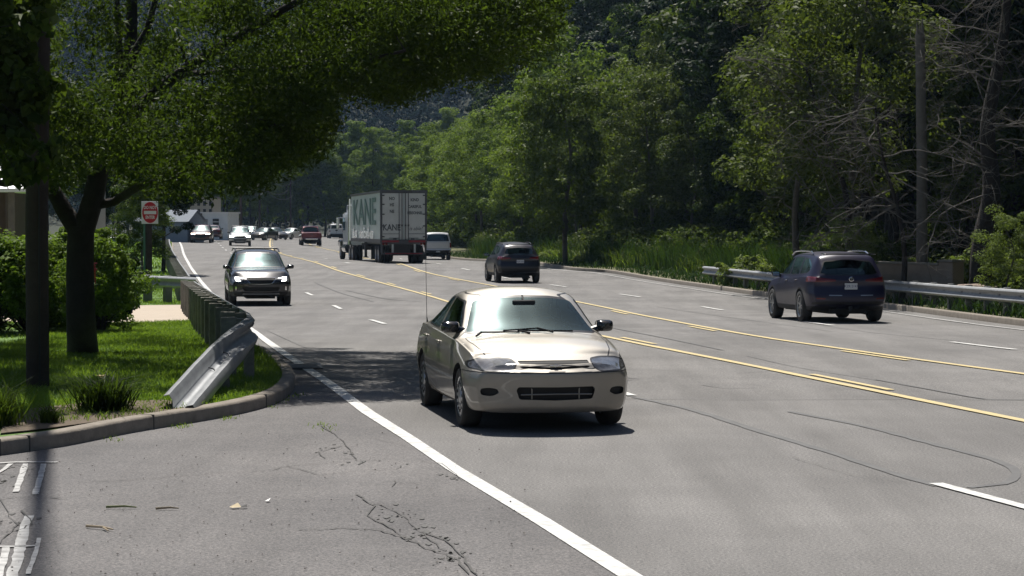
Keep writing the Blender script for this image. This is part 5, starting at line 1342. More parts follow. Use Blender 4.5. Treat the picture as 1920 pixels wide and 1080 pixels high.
m.build('shaft', MT['greypole'], root, True, 50)
# do not enter sign on a wooden post, turned away from us
Y_ = 76.; c = at(281, 398.5, Y_); root = empty('road_sign', (c.x, Y_, -.4)); tag(root, 'red and white do not enter sign on a dark wooden post', 'sign'); root.rotation_euler = (0, 0, R(52)); zc = c.z + .4
m = MB(); m.box((.0, .09, (zc - .3) / 2), (.26, .12, zc + .5), 0, 0, .01); m.build('post', MT['polewood'], root)
m = MB(); m.box((-.2, .06, zc / 2 + .1), (.04, .05, zc + .5)); m.build('bracket', pm('green steel', (.05, .14, .10), .5, .3), root)
wsg = pm('sign white', (.78, .78, .76), .45); rsg = pm('sign red', (.50, .012, .022), .4)
m = MB(); m.box((0, 0, zc), (.76, .012, .76), 0, 0, .005); pl_ = m.build('sign_panel', wsg, root)
m = MB(); m.lathe((0, 0, zc), 'y', [(.355, -.006), (.355, -.010), (.001, -.010)], 40); m.build('red_disc', rsg, pl_)
m = MB(); m.box((0, -.012, zc), (.56, .004, .115)); m.build('white_bar', wsg, pl_)
for t_, dz in (('DO NOT', .165), ('ENTER', -.165)):
    text_mesh(pl_, 'lettering', t_, .15, wsg, Matrix.Translation((0, -.012, zc + dz)) @ Matrix.Rotation(math.pi / 2, 4, 'X'), .001, (.95, 1), bold=.004)
# concrete parapet and fallen log
Y_ = 62.5; a, b = vg(1640, 67.5), vg(1797, 64)
root = empty('parapet_wall', (a.x, a.y, a.z)); tag(root, 'low brown concrete parapet wall with a raised end block behind the guardrail', 'wall')
MT['parapet'] = pm('brown concrete', (.24, .19, .15), .9, noise=((.32, .265, .215), .5), nscale=2.2, bump=.4, bscale=12); MT['coping'] = pm('coping', (.27, .25, .22), .9, noise=((.2, .18, .15), .5), nscale=4)
dv = (b - a); L_ = dv.xy.length; ang = math.atan2(dv.y, dv.x); root.rotation_euler = (0, 0, ang)
zt = at(1700, 500, 63).z - a.z; zt2 = at(1780, 494, 62).z - a.z
m = MB(); m.box((L_ / 2 - .35, 0, zt / 2 - .25), (L_ - .7, .3, zt + .5)); m.build('panel', MT['parapet'], root)
m = MB(); m.box((L_ / 2 - .35, 0, zt + .035), (L_ - .72, .36, .07), 0, 0, .01); m.build('coping', MT['coping'], root)
m = MB(); m.box((L_ - .32, 0, zt2 / 2 - .25), (.66, .42, zt2 + .5), 0, 0, .02); m.box((L_ - .3, -.22, zt2 * .62), (.12, .02, .12)); eb = m.build('end_block', MT['parapet'], root)
m = MB(); m.box((L_ - .32, 0, zt2 + .03), (.72, .48, .06), 0, 0, .01); m.build('cap', MT['coping'], eb)
m = MB(); q0, q1 = at(1798, 541, 60), at(1868, 547, 59); m.tube([q0, q0.lerp(q1, .5) + Vector((0, 0, .04)), q1], [.12, .14, .09], 10); m.tube([q0.lerp(q1, .4), q0.lerp(q1, .9) + Vector((.1, -.1, .12))], [.05, .03], 6)
o = m.build('fallen_log', pm('split log', (.30, .22, .17), .9, noise=((.42, .33, .27), .5), nscale=9), None, True, 60); tag(o, 'pale brown fallen log beyond the guardrail right of the parapet', 'log')
m = MB(); q = vg(1850, 60.2)
for s in (-.4, .3): m.tube([(q0.x + (.3 if s < 0 else .8), q0.y, q.z - .1), (q0.x + (.3 if s < 0 else .8), q0.y, q0.z - .1)], .12, 8)
o = m.build('log_stub', MT['bark2'], None, True); tag(o, 'short stumps that carry the fallen log', 'stump')
# drain inlet in the gutter beside the kerb tip
q = G(545, 692); root = empty('storm_drain', (q.x + .1, q.y + .3, q.z)); root.rotation_euler = (0, 0, R(8)); tag(root, 'iron storm drain grate in the gutter at the tip of the kerb', 'drain')
m = MB(); m.box((0, 0, .012), (.62, .9, .012)); m.build('pit', MT['rubber'], root)
m = MB()
for k in range(9): m.box((0, -.4 + .1 * k, .026), (.58, .045, .016))
for s in (-1, 1): m.box((s * .29, 0, .026), (.05, .92, .018))
m.build('grate', MT['postgalv'], root)
# sticks and scraps on the driveway
random.seed(4)
wood = pm('dry twig', (.35, .28, .19), .8); wood2 = pm('greenish twig', (.22, .24, .10), .8)
for (a, b, mt_, lab) in (((199, 956), (256, 956), wood2, 'straight greenish twig on the driveway, leftmost of the pair'), ((292, 959), (335, 958), wood, 'short straight brown twig on the driveway'), ((162, 992), (212, 998), wood, 'forked pale twig on the driveway nearest the white marks')):
    p, q = G(*a), G(*b); m = MB(); mid = p.lerp(q, .6) + Vector((0, .015, .004)); m.tube([p + Vector((0, 0, .022)), mid + Vector((0, 0, .022)), q + Vector((0, 0, .02))], [.010, .008, .005], 6)
    if a[0] == 162: m.tube([mid + Vector((0, 0, .02)), q + Vector((-.02, -.06, .02))], [.007, .004], 6)
    o = m.build('twig', mt_, None, True); tag(o, lab, 'twig')
q = G(445, 955); m = MB(); m.add([(q.x - .06, q.y, q.z + .018), (q.x, q.y + .04, q.z + .045), (q.x + .03, q.y - .01, q.z + .018), (q.x - .03, q.y - .05, q.z + .02)], [(0, 1, 2), (0, 2, 3)]); m.add([(q.x + .02, q.y + .01, q.z + .018), (q.x + .07, q.y + .03, q.z + .035), (q.x + .075, q.y - .02, q.z + .018), (q.x + .03, q.y - .03, q.z + .02)], [(0, 1, 2, 3)], 1)
o = m.build('paper_scrap', [pm('tan paper', (.6, .5, .32), .8), MT['rubber']], None); tag(o, 'crumpled tan and black scrap of paper on the driveway', 'litter')
q = G(502, 943); m = MB(); m.add([(q.x - .02, q.y - .02, q.z + .018), (q.x + .01, q.y - .03, q.z + .02), (q.x + .02, q.y + .03, q.z + .035), (q.x - .01, q.y + .02, q.z + .02)], [(0, 1, 2, 3)])
o = m.build('white_scrap', wsg, None); tag(o, 'tiny white scrap on the driveway beyond the tan one', 'litter')
m = MB(); random.seed(12)
for _ in range(260):
    q = G(random.uniform(-40, 1000), random.uniform(800, 1100)); r = random.uniform(.004, .011); m.lathe((q.x, q.y, q.z + .012 + r * .4), 'z', [(.001, -r * .5), (r, 0), (.001, r * .6)], 5)
o = m.build('gravel_bits', pm('grit', (.30, .28, .26), .9, noise=((.08, .07, .07), .3), nscale=1.7), None); tag(o, kind='stuff')
# ---- buildings on the left
def building(name, c, rz, lab, cat='building'):
    r = empty(name, c, rz); tag(r, lab, cat); return r
Y_ = 60.; X0 = at(-40, 340, Y_)
r = building('brick_house', (X0.x - 2.2, Y_, -.2), R(4), 'brown building with a bright metal roof edge at the far left')
ze = at(20, 360, Y_).z + .2
m = MB(); m.box((-1.2, 3, ze / 2), (8, 5, ze)); m.build('wall', pm('brown brick', (.06, .042, .034), .9, noise=((.09, .065, .05), .4), nscale=7), r)
m = MB(); m.add([(-5.6, -.1, ze), (3.45, -.1, ze), (3.45, 3, ze + 1.2), (-5.6, 3, ze + 1.2), (3.45, 6.2, ze), (-5.6, 6.2, ze), (-5.6, -.1, ze + .1), (3.45, -.1, ze + .1), (3.45, 3, ze + 1.3), (-5.6, 3, ze + 1.3), (3.45, 6.2, ze + .1), (-5.6, 6.2, ze + .1)],
    [(0, 1, 2, 3), (3, 2, 4, 5), (7, 6, 9, 8), (8, 9, 11, 10), (0, 6, 7, 1), (1, 7, 8, 2), (2, 8, 10, 4), (5, 11, 9, 3), (3, 9, 6, 0), (4, 10, 11, 5)]); m.build('roof', pm('bright metal roof', (.72, .73, .75), .5, .2), r)
for x in (2.1, .2, -2.4):
    m = MB(); m.box((x, .52, ze * .55), (.9, .1, 1.2)); m.add([], []); w1 = m.build('window', MT['black'], r); m = MB(); m.box((x, .46, ze * .55), (.78, .02, 1.08)); m.build('pane', MT['glass_dark'], w1)
m = MB(); m.box((3.0, .2, ze / 2), (.16, .16, ze)); m.build('porch_post', MT['greypole'], r)
# grey panel post seen behind the trunk
c = at(188, 410, 52); m = MB(); m.box((c.x, 52, (c.z + .7) / 2 - .3), (.24, .2, c.z + 1.2), 0, .2, .01); m.box((c.x - .06, 51.88, (c.z + .7) / 2 - .3), (.03, .03, c.z + 1.1)); o = m.build('steel_column', pm('grey painted steel', (.30, .31, .33), .6), None); tag(o, 'grey steel column behind the forked tree trunk', 'column')
# white cabin building and the tall beige one behind it
Yb = 228.; a, b = at(352, 440, Yb), at(431, 440, Yb); w_ = b.x - a.x; gz_ = terrain(a.x, Yb) + .2; top = at(400, 400, Yb).z - gz_
r = building('white_building', ((a.x + b.x) / 2, Yb + 3, gz_), R(-4), 'low white building with two dark windows behind the parked cars')
wl = pm('white cladding', (.78, .81, .82), .6, noise=((.66, .70, .72), .4), nscale=1.5)
m = MB(); m.box((0, 0, top / 2), (w_, 6, top)); m.build('wall', wl, r)
m = MB(); m.box((0, 0, top + .06), (w_ + .3, 6.3, .14)); m.build('roof', pm('white trim', (.8, .8, .8), .5), r)
for x, z, ww, hh in ((.95, top * .68, .62, .62), (.95, top * .30, .62, .5), (-.55, top * .62, 1.3, .9)):
    m = MB(); m.box((x, -3.03, z), (ww, .1, hh)); q = m.build('window', MT['black'] if x > 0 else pm('grey shutter', (.3, .3, .31), .6), r)
    if x > 0:
        m = MB(); m.box((x, -3.1, z), (ww + .1, .05, .06)); m.build('sill', wsg, q)
m = MB(); m.tube([(-w_ * .28, -3.1, 0), (-w_ * .28, -3.1, top)], .05); m.tube([(-w_ * .12, -3.1, 0), (-w_ * .12, -3.1, top)], .07); m.build('downpipe', MT['black'], r)
Yb = 268.; a, b = at(355, 400, Yb), at(399, 400, Yb); top = at(399, 372, Yb).z - gz_
r = building('beige_building', ((a.x + b.x) / 2, Yb + 4, gz_), 0, 'tall beige building with a window grid half hidden by leaves')
m = MB(); m.box((0, 0, top / 2), (b.x - a.x, 7, top)); m.build('wall', pm('beige render', (.46, .42, .34), .8), r)
m = MB(); m.box((0, 0, top + .1), (b.x - a.x + .3, 7.3, .2)); m.build('roof', MT['coping'], r)
for i in range(4):
    for j in range(3): m = MB(); m.box((-1.05 + .7 * i, -3.52, top - .6 - j * .95), (.34, .06, .55)); m.build('window', MT['black'], r)
Yb = 205.; a = at(322, 440, Yb); gz_ = terrain(a.x, Yb) + .2
r = building('gabled_shed', (a.x - .5, Yb + 2, gz_), R(-14), 'pale blue-grey gabled shed left of the white building'); m = MB()
m.add([(-2.6, -2, 0), (2.6, -2, 0), (2.6, 2, 0), (-2.6, 2, 0), (-2.6, -2, 2.0), (2.6, -2, 2.0), (2.6, 2, 2.0), (-2.6, 2, 2.0), (2.6, 0, 2.9), (-2.6, 0, 2.9)], [(0, 1, 5, 4), (1, 2, 6, 8, 5), (2, 3, 7, 6), (3, 0, 4, 9, 7)]); m.build('wall', pm('pale cladding', (.26, .31, .37), .8), r)
m = MB(); m.add([(-2.8, -2.3, 1.9), (2.8, -2.3, 1.9), (2.8, 0, 3.0), (-2.8, 0, 3.0), (2.8, 2.3, 1.9), (-2.8, 2.3, 1.9)], [(0, 1, 2, 3), (3, 2, 4, 5)]); m.build('roof', pm('grey roof', (.16, .19, .23), .8), r)
# ---- far utility poles and sagging wires
pr = []
for k, (px, Y) in enumerate(((452, 235), (545, 322), (487, 290))):
    c = at(px, 440, Y); z0 = terrain(c.x, Y); r = empty('utility_pole', (c.x, Y, z0)); tag(r, ('far wooden utility pole above the oncoming silver car', 'far wooden utility pole above the white sedan at the bend', 'far wooden utility pole above the dark parked car')[k], 'pole')
    m = MB(); m.tube([(0, 0, -.2), (0, 0, 9.5)], [.16, .11], 8); m.build('shaft', MT['polewood'], r); m = MB(); m.box((0, 0, 8.9), (2.2, .12, .12), 0, .2); m.build('crossarm', MT['polewood'], r); pr.append(Vector((c.x, Y, z0)))
for k, zz in enumerate((8.9, 8.2, 7.0, 6.2)):
    m = MB(); P = []
    for a, b in ((Vector((-95, 190, 0)), pr[0]), (pr[0], pr[2]), (pr[2], pr[1])):
        for i in range(12): t = i / 12; p = a.lerp(b, t); p.z += zz - 4 * t * (1 - t) * 1.2 + k * .05; p.x += (k % 2) * .7; P.append(p)
    m.tube(P, .025, 5); o = m.build('overhead_wire', MT['rubber']); tag(o, ('topmost', 'second', 'third', 'lowest')[k] + ' of the four sagging wires between the far poles', 'wire')
# ---- boxier bodies for pickups and a van
PICK = dict(SUV); PICK.update(nx=52, x=(-2.9, 2.9), fade=.5, sweep=(.06, .2),
    zb=[(-2.9, .62), (-2.4, .5), (2.2, .42), (2.9, .45)], ws=[(-2.9, .86), (-2.4, .92), (2.3, .92), (2.9, .84)], zm=[(-2.9, .85), (2.9, .8)], wm=[(-2.9, .94), (-2.6, .985), (2.3, .985), (2.9, .9)],
    zs=[(-2.9, 1.24), (0, 1.24), (1.4, 1.2), (2.9, 1.08)], wb=[(-2.9, .90), (-2.6, .94), (2.3, .92), (2.9, .84)], wr=[(-2.9, .74), (-2.6, .76), (1.0, .75), (1.9, .84), (2.9, .72)],
    zt=[(-2.9, 1.80), (-2.8, 1.92), (-1, 1.96), (.8, 1.95), (1.15, 1.85), (1.75, 1.33), (1.95, 1.28), (2.9, 1.15)], cr=[(-2.9, .04), (1.1, .06), (1.9, .04), (2.9, .03)],
    rear=[(.5, -.02), (.62, .10), (.72, .10), (.78, 0), (1.2, 0), (1.3, -.03), (1.9, -.16)], wsh=[(0, 1.36), (.84, 1.34), (.68, 1.80), (0, 1.82)], wshx=(1.0, 1.95), gr=.04,
    rwn=[(0, 1.32), (.80, 1.32), (.68, 1.78), (0, 1.80)], rwnx=(-3.1, -2.5), win=[[(1.55, 1.3), (1.1, 1.75), (.55, 1.80), (.5, 1.3)], [(.42, 1.3), (.46, 1.80), (-.45, 1.80), (-.5, 1.3)], [(-.8, 1.34), (-.8, 1.78), (-2.6, 1.74), (-2.65, 1.34)]],
    doors=[[(1.6, .6), (1.65, 1.25), (1.1, 1.85), (.5, 1.88), (.45, .55)], [(.44, .55), (.49, 1.88), (-.5, 1.88), (-.6, .6)]], handles=[(.6, 1.12), (-.42, 1.12)],
    detail=[('headlight', [(.55, .95), (.55, 1.1), (.9, 1.1), (.9, .95)], 1, [MT['clearlamp']], dict(x=.5)), ('grille', [(0, 1.08), (.5, 1.08), (.5, .8), (0, .78)], 1, [MT['rubber']], dict(both=False, rec=.04)),
            ('taillight', [(.83, .86), (.83, 1.22), (.97, 1.22), (.97, .86)], -1, [MT['redlamp']], dict(x=.3, r=.02, nx=-.4)), ('paint', [(0, .50), (.9, .50), (.93, .70), (0, .68)], -1, None, dict(both=False, mi=1, r=.02)),
            ('tailgate', [(0, .80), (.76, .80), (.78, 1.26), (0, 1.26)], -1, [paint('tailgate paint', (.6, .61, .62), metal=.2)], dict(both=False, rim=.012)),
            ('tailgate_handle', [(0, 1.10), (.11, 1.10), (.11, 1.17), (0, 1.17)], -1, [MT['black']], dict(both=False))],
    clad=[], lip=0, axle=(1.85, -1.75), wheel_r=.39, arch=.06, track=.85, ww=.26, mir=(1.45, .94, 1.3), cab=(-.6, 1.5, 1.28, 1.6), seats=(.6, -.2))
PWH = pack('white truck paint', (.56, .57, .58), gl=('glass_clear', 'glass_dark', 'glass_dark'), rough=.35, metal=.05)
PICK['detail'][4] = ('tailgate', PICK['detail'][4][1], -1, [PWH['paint']], PICK['detail'][4][4])
PRED = pack('dark red truck paint', (.16, .012, .018), gl=('glass_clear', 'glass_dark', 'glass_dark'), rough=.35, metal=.2)
PICR = dict(PICK); PICR.update(zt=[(-2.9, 1.27), (-2.8, 1.30), (-1, 1.31), (-.75, 1.34), (-.55, 1.80), (-.3, 1.88), (.8, 1.88), (1.15, 1.80), (1.75, 1.33), (1.95, 1.28), (2.9, 1.15)], zs=[(-2.9, 1.2), (2.9, 1.08)], wr=[(-2.9, .90), (-.9, .90), (-.4, .72), (1.0, .73), (1.9, .84), (2.9, .72)],
    rear=[(.5, -.02), (.62, .10), (.72, .10), (.78, 0), (1.3, 0)], rwn=[(0, 1.36), (.72, 1.36), (.62, 1.76), (0, 1.78)], rwnx=(-.95, -.3), win=PICK['win'][:2], detail=[d for d in PICK['detail'] if d[0] != 'tailgate'] )
PICR['detail'] = PICR['detail'] + [('tailgate', [(0, .82), (.76, .82), (.78, 1.24), (0, 1.24)], -1, [PRED['paint']], dict(both=False, rim=.014))]
VAN = dict(PICK); VAN.update(x=(-2.8, 2.8), zs=[(-2.8, 1.25), (1.4, 1.2), (2.8, .95)], zt=[(-2.8, 1.95), (-2.7, 2.05), (-1, 2.12), (1.0, 2.1), (1.3, 2.0), (1.95, 1.35), (2.1, 1.25), (2.8, 1.0)], wr=[(-2.8, .80), (1.0, .80), (2.0, .86), (2.8, .72)], cr=[(-2.8, .08), (1.1, .08), (2, .05), (2.8, .03)],
    rwn=[(.05, 1.4), (.74, 1.4), (.68, 1.84), (.05, 1.86)], rwnx=(-3, -2.4), wsh=[(0, 1.4), (.84, 1.38), (.72, 1.93), (0, 1.95)], wshx=(1.2, 2.1), rear=[(.5, 0), (.6, .08), (.7, .08), (.76, 0), (1.9, -.06)],
    detail=[PICK['detail'][0], PICK['detail'][1], ('taillight', [(.86, .9), (.86, 1.2), (.97, 1.2), (.97, .9)], -1, [MT['redlamp']], dict(x=.3, r=.02, nx=-.4)), ('paint', [(0, .50), (.9, .50), (.93, .70), (0, .68)], -1, None, dict(both=False, mi=1)), ('paint', [(0, .72), (.012, .72), (.012, 2.0), (0, 2.0)], -1, None, dict(both=False, mi=1, r=.001)),
            ('licence_plate', [(0, 1.08), (.16, 1.08), (.16, 1.25), (0, 1.25)], -1, [MT['black']], dict(both=False))])
def setv(r, front=None, rear=None, hd=0, L=(0, 0), z=None, label='', cat='car', group=None):
    """front / rear: ground point under the bumper; hd: heading in degrees (90 = away from the camera)"""
    h = Vector((math.cos(R(hd)), math.sin(R(hd)))); p = front if front is not None else rear
    c = Vector((p[0], p[1])) - h * (L[1] if front is not None else L[0])
    r.location = (c.x, c.y, g(c.x, c.y) + .006 if z is None else z); r.rotation_euler = (0, 0, R(hd)); tag(r, label, cat, group)
    if z is None:                                        # sit on the slope of the road
        a, b = c + h * 1.4, c - h * 1.4; r.rotation_euler = (0, -math.atan2(g(*a) - g(*b), 2.8), R(hd))
    return r
sed = make_sedan(); cs = setv(sed, front=(.44, 22.25), hd=-79.6, L=(-2.26, 2.24), label='tan compact sedan with hubcaps and a tall thin antenna, nearest to the camera')
wag = vehicle('station_wagon', WAGON, PWAG); roof_rails(wag, -2.0, .2, .66, 1.615, [MT['black']], True, .03, .0)
q = G(490, 574); setv(wag, front=(q.x, q.y), hd=-80.5, L=(-2.42, 2.4), label='dark grey station wagon with roof rails and running lights, driving towards us')
suv = vehicle('suv', SUV, PSUV); roof_rails(suv, -1.6, .45, .66, 1.695, [MT['chrome']], False, .035, .015); plate(suv, -2.505, .0, .885, 'KZR 2147')
q = G(1573, 603); setv(suv, rear=(q.x, q.y), hd=96.5, L=(-1.42, 0), label='midnight blue SUV with chrome roof rails passing the right guardrail', cat='suv'); suv.scale = (1, 1, .955)
m = MB(); m.box((-2.26, 0, 1.665), (.34, 1.22, .035), 0, 0, .012); m.build('spoiler', [MT['gloss']], suv, True)
m = MB(); m.lathe((-2.535, 0, 1.06), 'x', [(.055, .01), (.06, 0), (.045, -.006), (.04, .004)], 20); m.box((-2.53, 0, 1.065), (.008, .012, .08)); m.box((-2.53, 0, 1.085), (.008, .08, .012)); m.build('badge', [MT['chrome']], suv, True)
m = MB(); m.box((-2.33, 0, 1.235), (.03, .30, .02), 0, 0, .006); m.build('wiper', [MT['rubber']], suv)
m = MB(); m.tube([(-2.5, 0, .33), (-2.3, 0, .33)], .04); m.box((-2.46, .0, .36), (.10, .1, .07), 0, 0, .01); m.build('tow_hitch', [MT['rubber']], suv)
xo = vehicle('crossover', XOVER, PXO); plate(xo, -2.235, .0, .87, 'HGN 5302'); roof_rails(xo, -1.3, .3, .60, 1.60, [MT['black']], False, .03, .01)
q = G(969, 530); setv(xo, rear=(q.x, q.y), hd=99, L=(-1.32, 0), label='dark compact crossover driving away beyond the tan sedan', cat='suv')
m = MB(); m.box((-2.0, 0, 1.56), (.26, 1.08, .03), 0, 0, .01); m.build('spoiler', [MT['gloss']], xo, True)
# driver of the sedan
def driver(root_like, sx, sy, label):
    V = [(-.02, 0, .60), (-.10, 0, .80), (-.16, 0, 1.00), (-.17, 0, 1.07), (-.15, 0, 1.13), (-.13, 0, 1.20), (-.16, .19, .98), (.04, .24, .80), (.30, .15, .90), (-.16, -.19, .98), (.04, -.24, .80), (.30, -.15, .90), (.05, .10, .60), (.42, .12, .62), (.55, .12, .34), (.05, -.10, .60), (.42, -.12, .62), (.55, -.12, .34)]
    E_ = [(0, 1), (1, 2), (2, 3), (3, 4), (4, 5), (2, 6), (6, 7), (7, 8), (2, 9), (9, 10), (10, 11), (0, 12), (12, 13), (13, 14), (0, 15), (15, 16), (16, 17)]
    Rd = [.13, .14, .13, .055, .085, .075, .06, .05, .035, .06, .05, .035, .08, .065, .05, .08, .065, .05]
    me = bpy.data.meshes.new('person'); me.from_pydata(V, E_, []); o = bpy.data.objects.new('person', me); COL.objects.link(o)
    s = o.modifiers.new('s', 'SKIN'); me.skin_vertices or bpy.context.view_layer.update()
    for v, r in zip(me.skin_vertices[0].data, Rd): v.radius = (r, r)
    me.skin_vertices[0].data[0].use_root = True; o.modifiers.new('u', 'SUBSURF').levels = 2
    dg = bpy.context.evaluated_depsgraph_get(); m2 = bpy.data.meshes.new_from_object(o.evaluated_get(dg)); o.modifiers.clear(); o.data = m2
    sk, cl = pm('skin', (.35, .2, .14), .6), pm('blue shirt', (.07, .09, .14), .9); m2.materials.clear(); m2.materials.append(sk); m2.materials.append(cl)
    for f in m2.polygons: f.use_smooth = True; c = f.center; f.material_index = 1 if c.z < 1.05 and c.x < .22 or c.z < .62 else 0
    o.matrix_world = root_like.matrix_world @ Matrix.Translation((sx, sy, 0)); tag(o, label, 'person')
    hm = MB(); hm.M = Matrix.Translation((-.15, 0, 1.20)); hm.lathe((0, 0, 0), 'z', [(.092, -.05), (.102, .0), (.09, .05), (.05, .085), (.001, .095)], 16); hm.build('hair', pm('brown hair', (.04, .025, .015), .8), o, True)
    fm = MB(); fm.box((-.035, 0, 1.165), (.03, .025, .045), 0, 0, .008)
    for s_ in (-1, 1): fm.box((-.14, s_ * .088, 1.165), (.03, .02, .055), 0, 0, .006)
    fm.build('nose_and_ears', sk, o, True)
    return o
bpy.context.view_layer.update()
driver(sed, -.18, .36, 'driver with brown hair and blue shirt at the wheel of the tan sedan')
# ---- far traffic: copies with their own paint
def recolor(root, mp):
    for ch in root.children_recursive:
        if ch.type != 'MESH': continue
        for i, sl in enumerate(ch.material_slots):
            if sl.material in mp: m_ = mp[sl.material]; sl.link = 'OBJECT'; sl.material = m_
def variant(src, pnt, lit=None):
    c = copy_tree(src); mp = {}
    if pnt: mp[pnt[0]] = pnt[1]
    if lit: mp[MT['clearlamp']] = lit
    recolor(c, mp); c.name = 'car'; return c
PS, PWg, PSu = PSED['paint'], PWAG['paint'], PSUV['paint']
silver = paint('silver paint', (.38, .40, .40), metal=.5); white = paint('white paint', (.66, .66, .66), metal=.0); maroon = paint('dark brown-red paint', (.07, .022, .025), metal=.4); dark = paint('black paint', (.012, .012, .016)); dk2 = paint('dark bronze paint', (.045, .04, .04))
def far(src, pnt, lit, px, py, hd, label, cat='car', Y=None, z=None, sc=1):
    c = variant(src, pnt, lit)
    q = G(px, py) if Y is None else at(px, py, Y)
    setv(c, rear=(q.x, q.y), hd=hd, L=(0, 0), z=(q.z if Y is not None else None) if z is None else z, label=label, cat=cat); return c
far(wag, (PWg, silver), MT['lit'], 450, 460.5, -83, 'silver SUV with both headlights glaring, second oncoming vehicle behind the dark wagon', 'suv')
far(suv, (PSu, maroon), MT['litwarm'], 379, 455, -86, 'dark brown-red SUV with warm headlights, nearest the left guardrail among the oncoming cars', 'suv')
far(sed, (PS, dk2), None, 496, 450.5, -108, 'dark sedan with a gleaming windshield between the silver SUV and the white sedan')
far(sed, (PS, white), None, 546, 449, -112, 'white sedan with a gleaming windshield turning at the far bend left of the red pickup')
far(sed, (PS, dark), None, 515, 449, -60, 'black car mostly hidden right behind the dark sedan at the far bend')
far(sed, (PS, silver), None, 471, 446, -95, 'pale silver car just showing behind the silver SUV')
for px, py, Y, src, pn, hd, lab, cat in ((326, 453, 236, suv, (PSu, white), 80, 'white SUV parked on the lot behind the far guardrail end', 'suv'), (303, 452, 238, sed, (PS, silver), 150, 'silver car parked at the left end of the lot behind the sign post', 'car'),
        (345, 446, 248, suv, (PSu, dark), 20, 'black SUV parked side-on behind the white parked SUV', 'suv'), (400, 447, 216, sed, (PS, maroon), 95, 'dark red car parked right of the brown-red oncoming SUV', 'car'), (314, 447, 246, sed, (PS, dark), 10, 'black car parked behind the silver one', 'car')):
    far(src, pn, None, px, py, hd, lab, cat, Y=Y, z=g((px - 960) / F * Y, Y) + .21)
wp = vehicle('pickup_truck', PICK, PWH); plate(wp, -2.985, 0, .62, 'ZPD 7714'); setv(wp, rear=(-5.2, 157.5), hd=97.5, L=(-2.95, 0), label='white pickup with a white camper cap beside the box trailer', cat='pickup truck')
rp_ = vehicle('pickup_truck', PICR, PRED); q = G(584.5, 461.5); setv(rp_, rear=(q.x, q.y), hd=98, L=(-2.9, 0), label='dark red pickup truck driving away far down the centre lane', cat='pickup truck')
m = MB(); m.box((-.55, 0, 1.86), (.12, 1.3, .10), 0, 0, .02); m.tube([(-.9, -.8, 1.3), (-.8, -.75, 1.86), (-.8, .75, 1.86), (-.9, .8, 1.3)], .03); m.build('roof_light_bar', MT['chrome'], rp_, True); m = MB(); m.box((-2.99, 0, .66), (.06, 1.2, .14), 0, 0, .02); m.build('chrome_bumper', MT['chrome'], rp_)
vn = vehicle('van', VAN, PWH); q = G(631, 447.5); setv(vn, rear=(q.x, q.y), hd=99, L=(-2.8, 0), label='small white van with two rear windows and pale beacons, farthest vehicle ahead', cat='van')
for y_ in (.45, -.25):
    m = MB(); m.lathe((-2.1, y_, 2.12), 'z', [(.16, 0), (.16, .12), (.12, .2), (.001, .22)], 12); m.build('beacon', pm('beacon', (.75, .75, .72), .3), vn, True)
# ---- tractor and box trailer
MT['trailer'] = pm('trailer white', (.66, .67, .65), .5, .05, noise=((.50, .51, .49), .5), nscale=1.2); MT['trailerside'] = pm('trailer side', (.60, .67, .66), .33, .1, noise=((.50, .57, .56), .5), nscale=.8)
MT['frame'] = pm('trailer frame', (.10, .10, .105), .6, .4); MT['redband'] = pm('red marker tape', (.28, .02, .03), .5); MT['letters'] = pm('faded green lettering', (.08, .17, .14), .6, noise=((.20, .30, .27), .5), nscale=2); MT['letterdark'] = pm('dark lettering', (.05, .06, .065), .7, noise=((.16, .17, .17), .4), nscale=6)
TL, TW, TZ0, TZ1 = 16.15, 2.59, 1.18, 4.08
tr = empty('box_trailer'); H2 = TW / 2
m = MB(); m.box((TL / 2, 0, (TZ0 + TZ1) / 2), (TL - .1, TW - .06, TZ1 - TZ0)); m.build('box', [MT['trailerside']], tr)
m = MB()
for s in (1, -1):
    m.box((TL / 2, s * H2, TZ1 - .06), (TL, .05, .14)); m.box((TL / 2, s * H2, TZ0 + .08), (TL, .05, .2)); m.box((.06, s * (H2 - .04), (TZ0 + TZ1) / 2), (.14, .12, TZ1 - TZ0 + .02))
m.box((.03, 0, TZ1 - .07), (.12, TW, .18)); m.box((.03, 0, TZ0 + .03), (.14, TW, .26)); m.build('frame', MT['frame'], tr)
for s in (1, -1):
    d = MB(); d.box((.0, s * (H2 / 2 - .03), (TZ0 + TZ1) / 2 + .03), (.05, H2 - .15, TZ1 - TZ0 - .38)); dd = d.build('rear_door', MT['trailer'], tr)
    for yy in (.10, .26):
        b = MB(); b.tube([(-.05, s * yy, TZ0 + .1), (-.05, s * yy, TZ1 - .12)], .02, 8)
        b.box((-.05, s * yy, TZ0 + .95), (.05, .09, .1)); b.build('lock_rod', MT['frame'], dd)
    for zz in (1.5, 2.1, 2.75, 3.3, 3.8):
        b = MB(); b.box((-.035, s * (H2 - .14), zz), (.03, .16, .07)); b.build('hinge', MT['frame'], dd)
    rw = MB(); rw.box((-.055, s * .75, TZ0 + .06), (.01, .95, .11)); rw.build('reflective_tape', MT['redband'], tr)
    for yy in (.98, 1.15):
        b = MB(); b.box((-.06, s * yy, TZ0 - .08), (.05, .13, .12), 0, 0, .01); b.build('taillight', MT['redlamp'], tr)
    b = MB(); b.box((.02, s * .62, .83), (.08, .10, .6)); b.build('bumper_bracket', MT['trailer'], tr)
    b = MB(); b.box((.0, s * (H2 - .06), .86), (.09, .10, .5)); b.build('bumper_bracket', MT['frame'], tr)
b = MB(); b.box((-.01, 0, .56), (.10, TW - .1, .11)); b.build('rear_bumper', MT['frame'], tr)
b = MB(); b.box((-.067, 0, .56), (.01, TW - .5, .06)); b.build('bumper_tape', MT['redband'], tr)
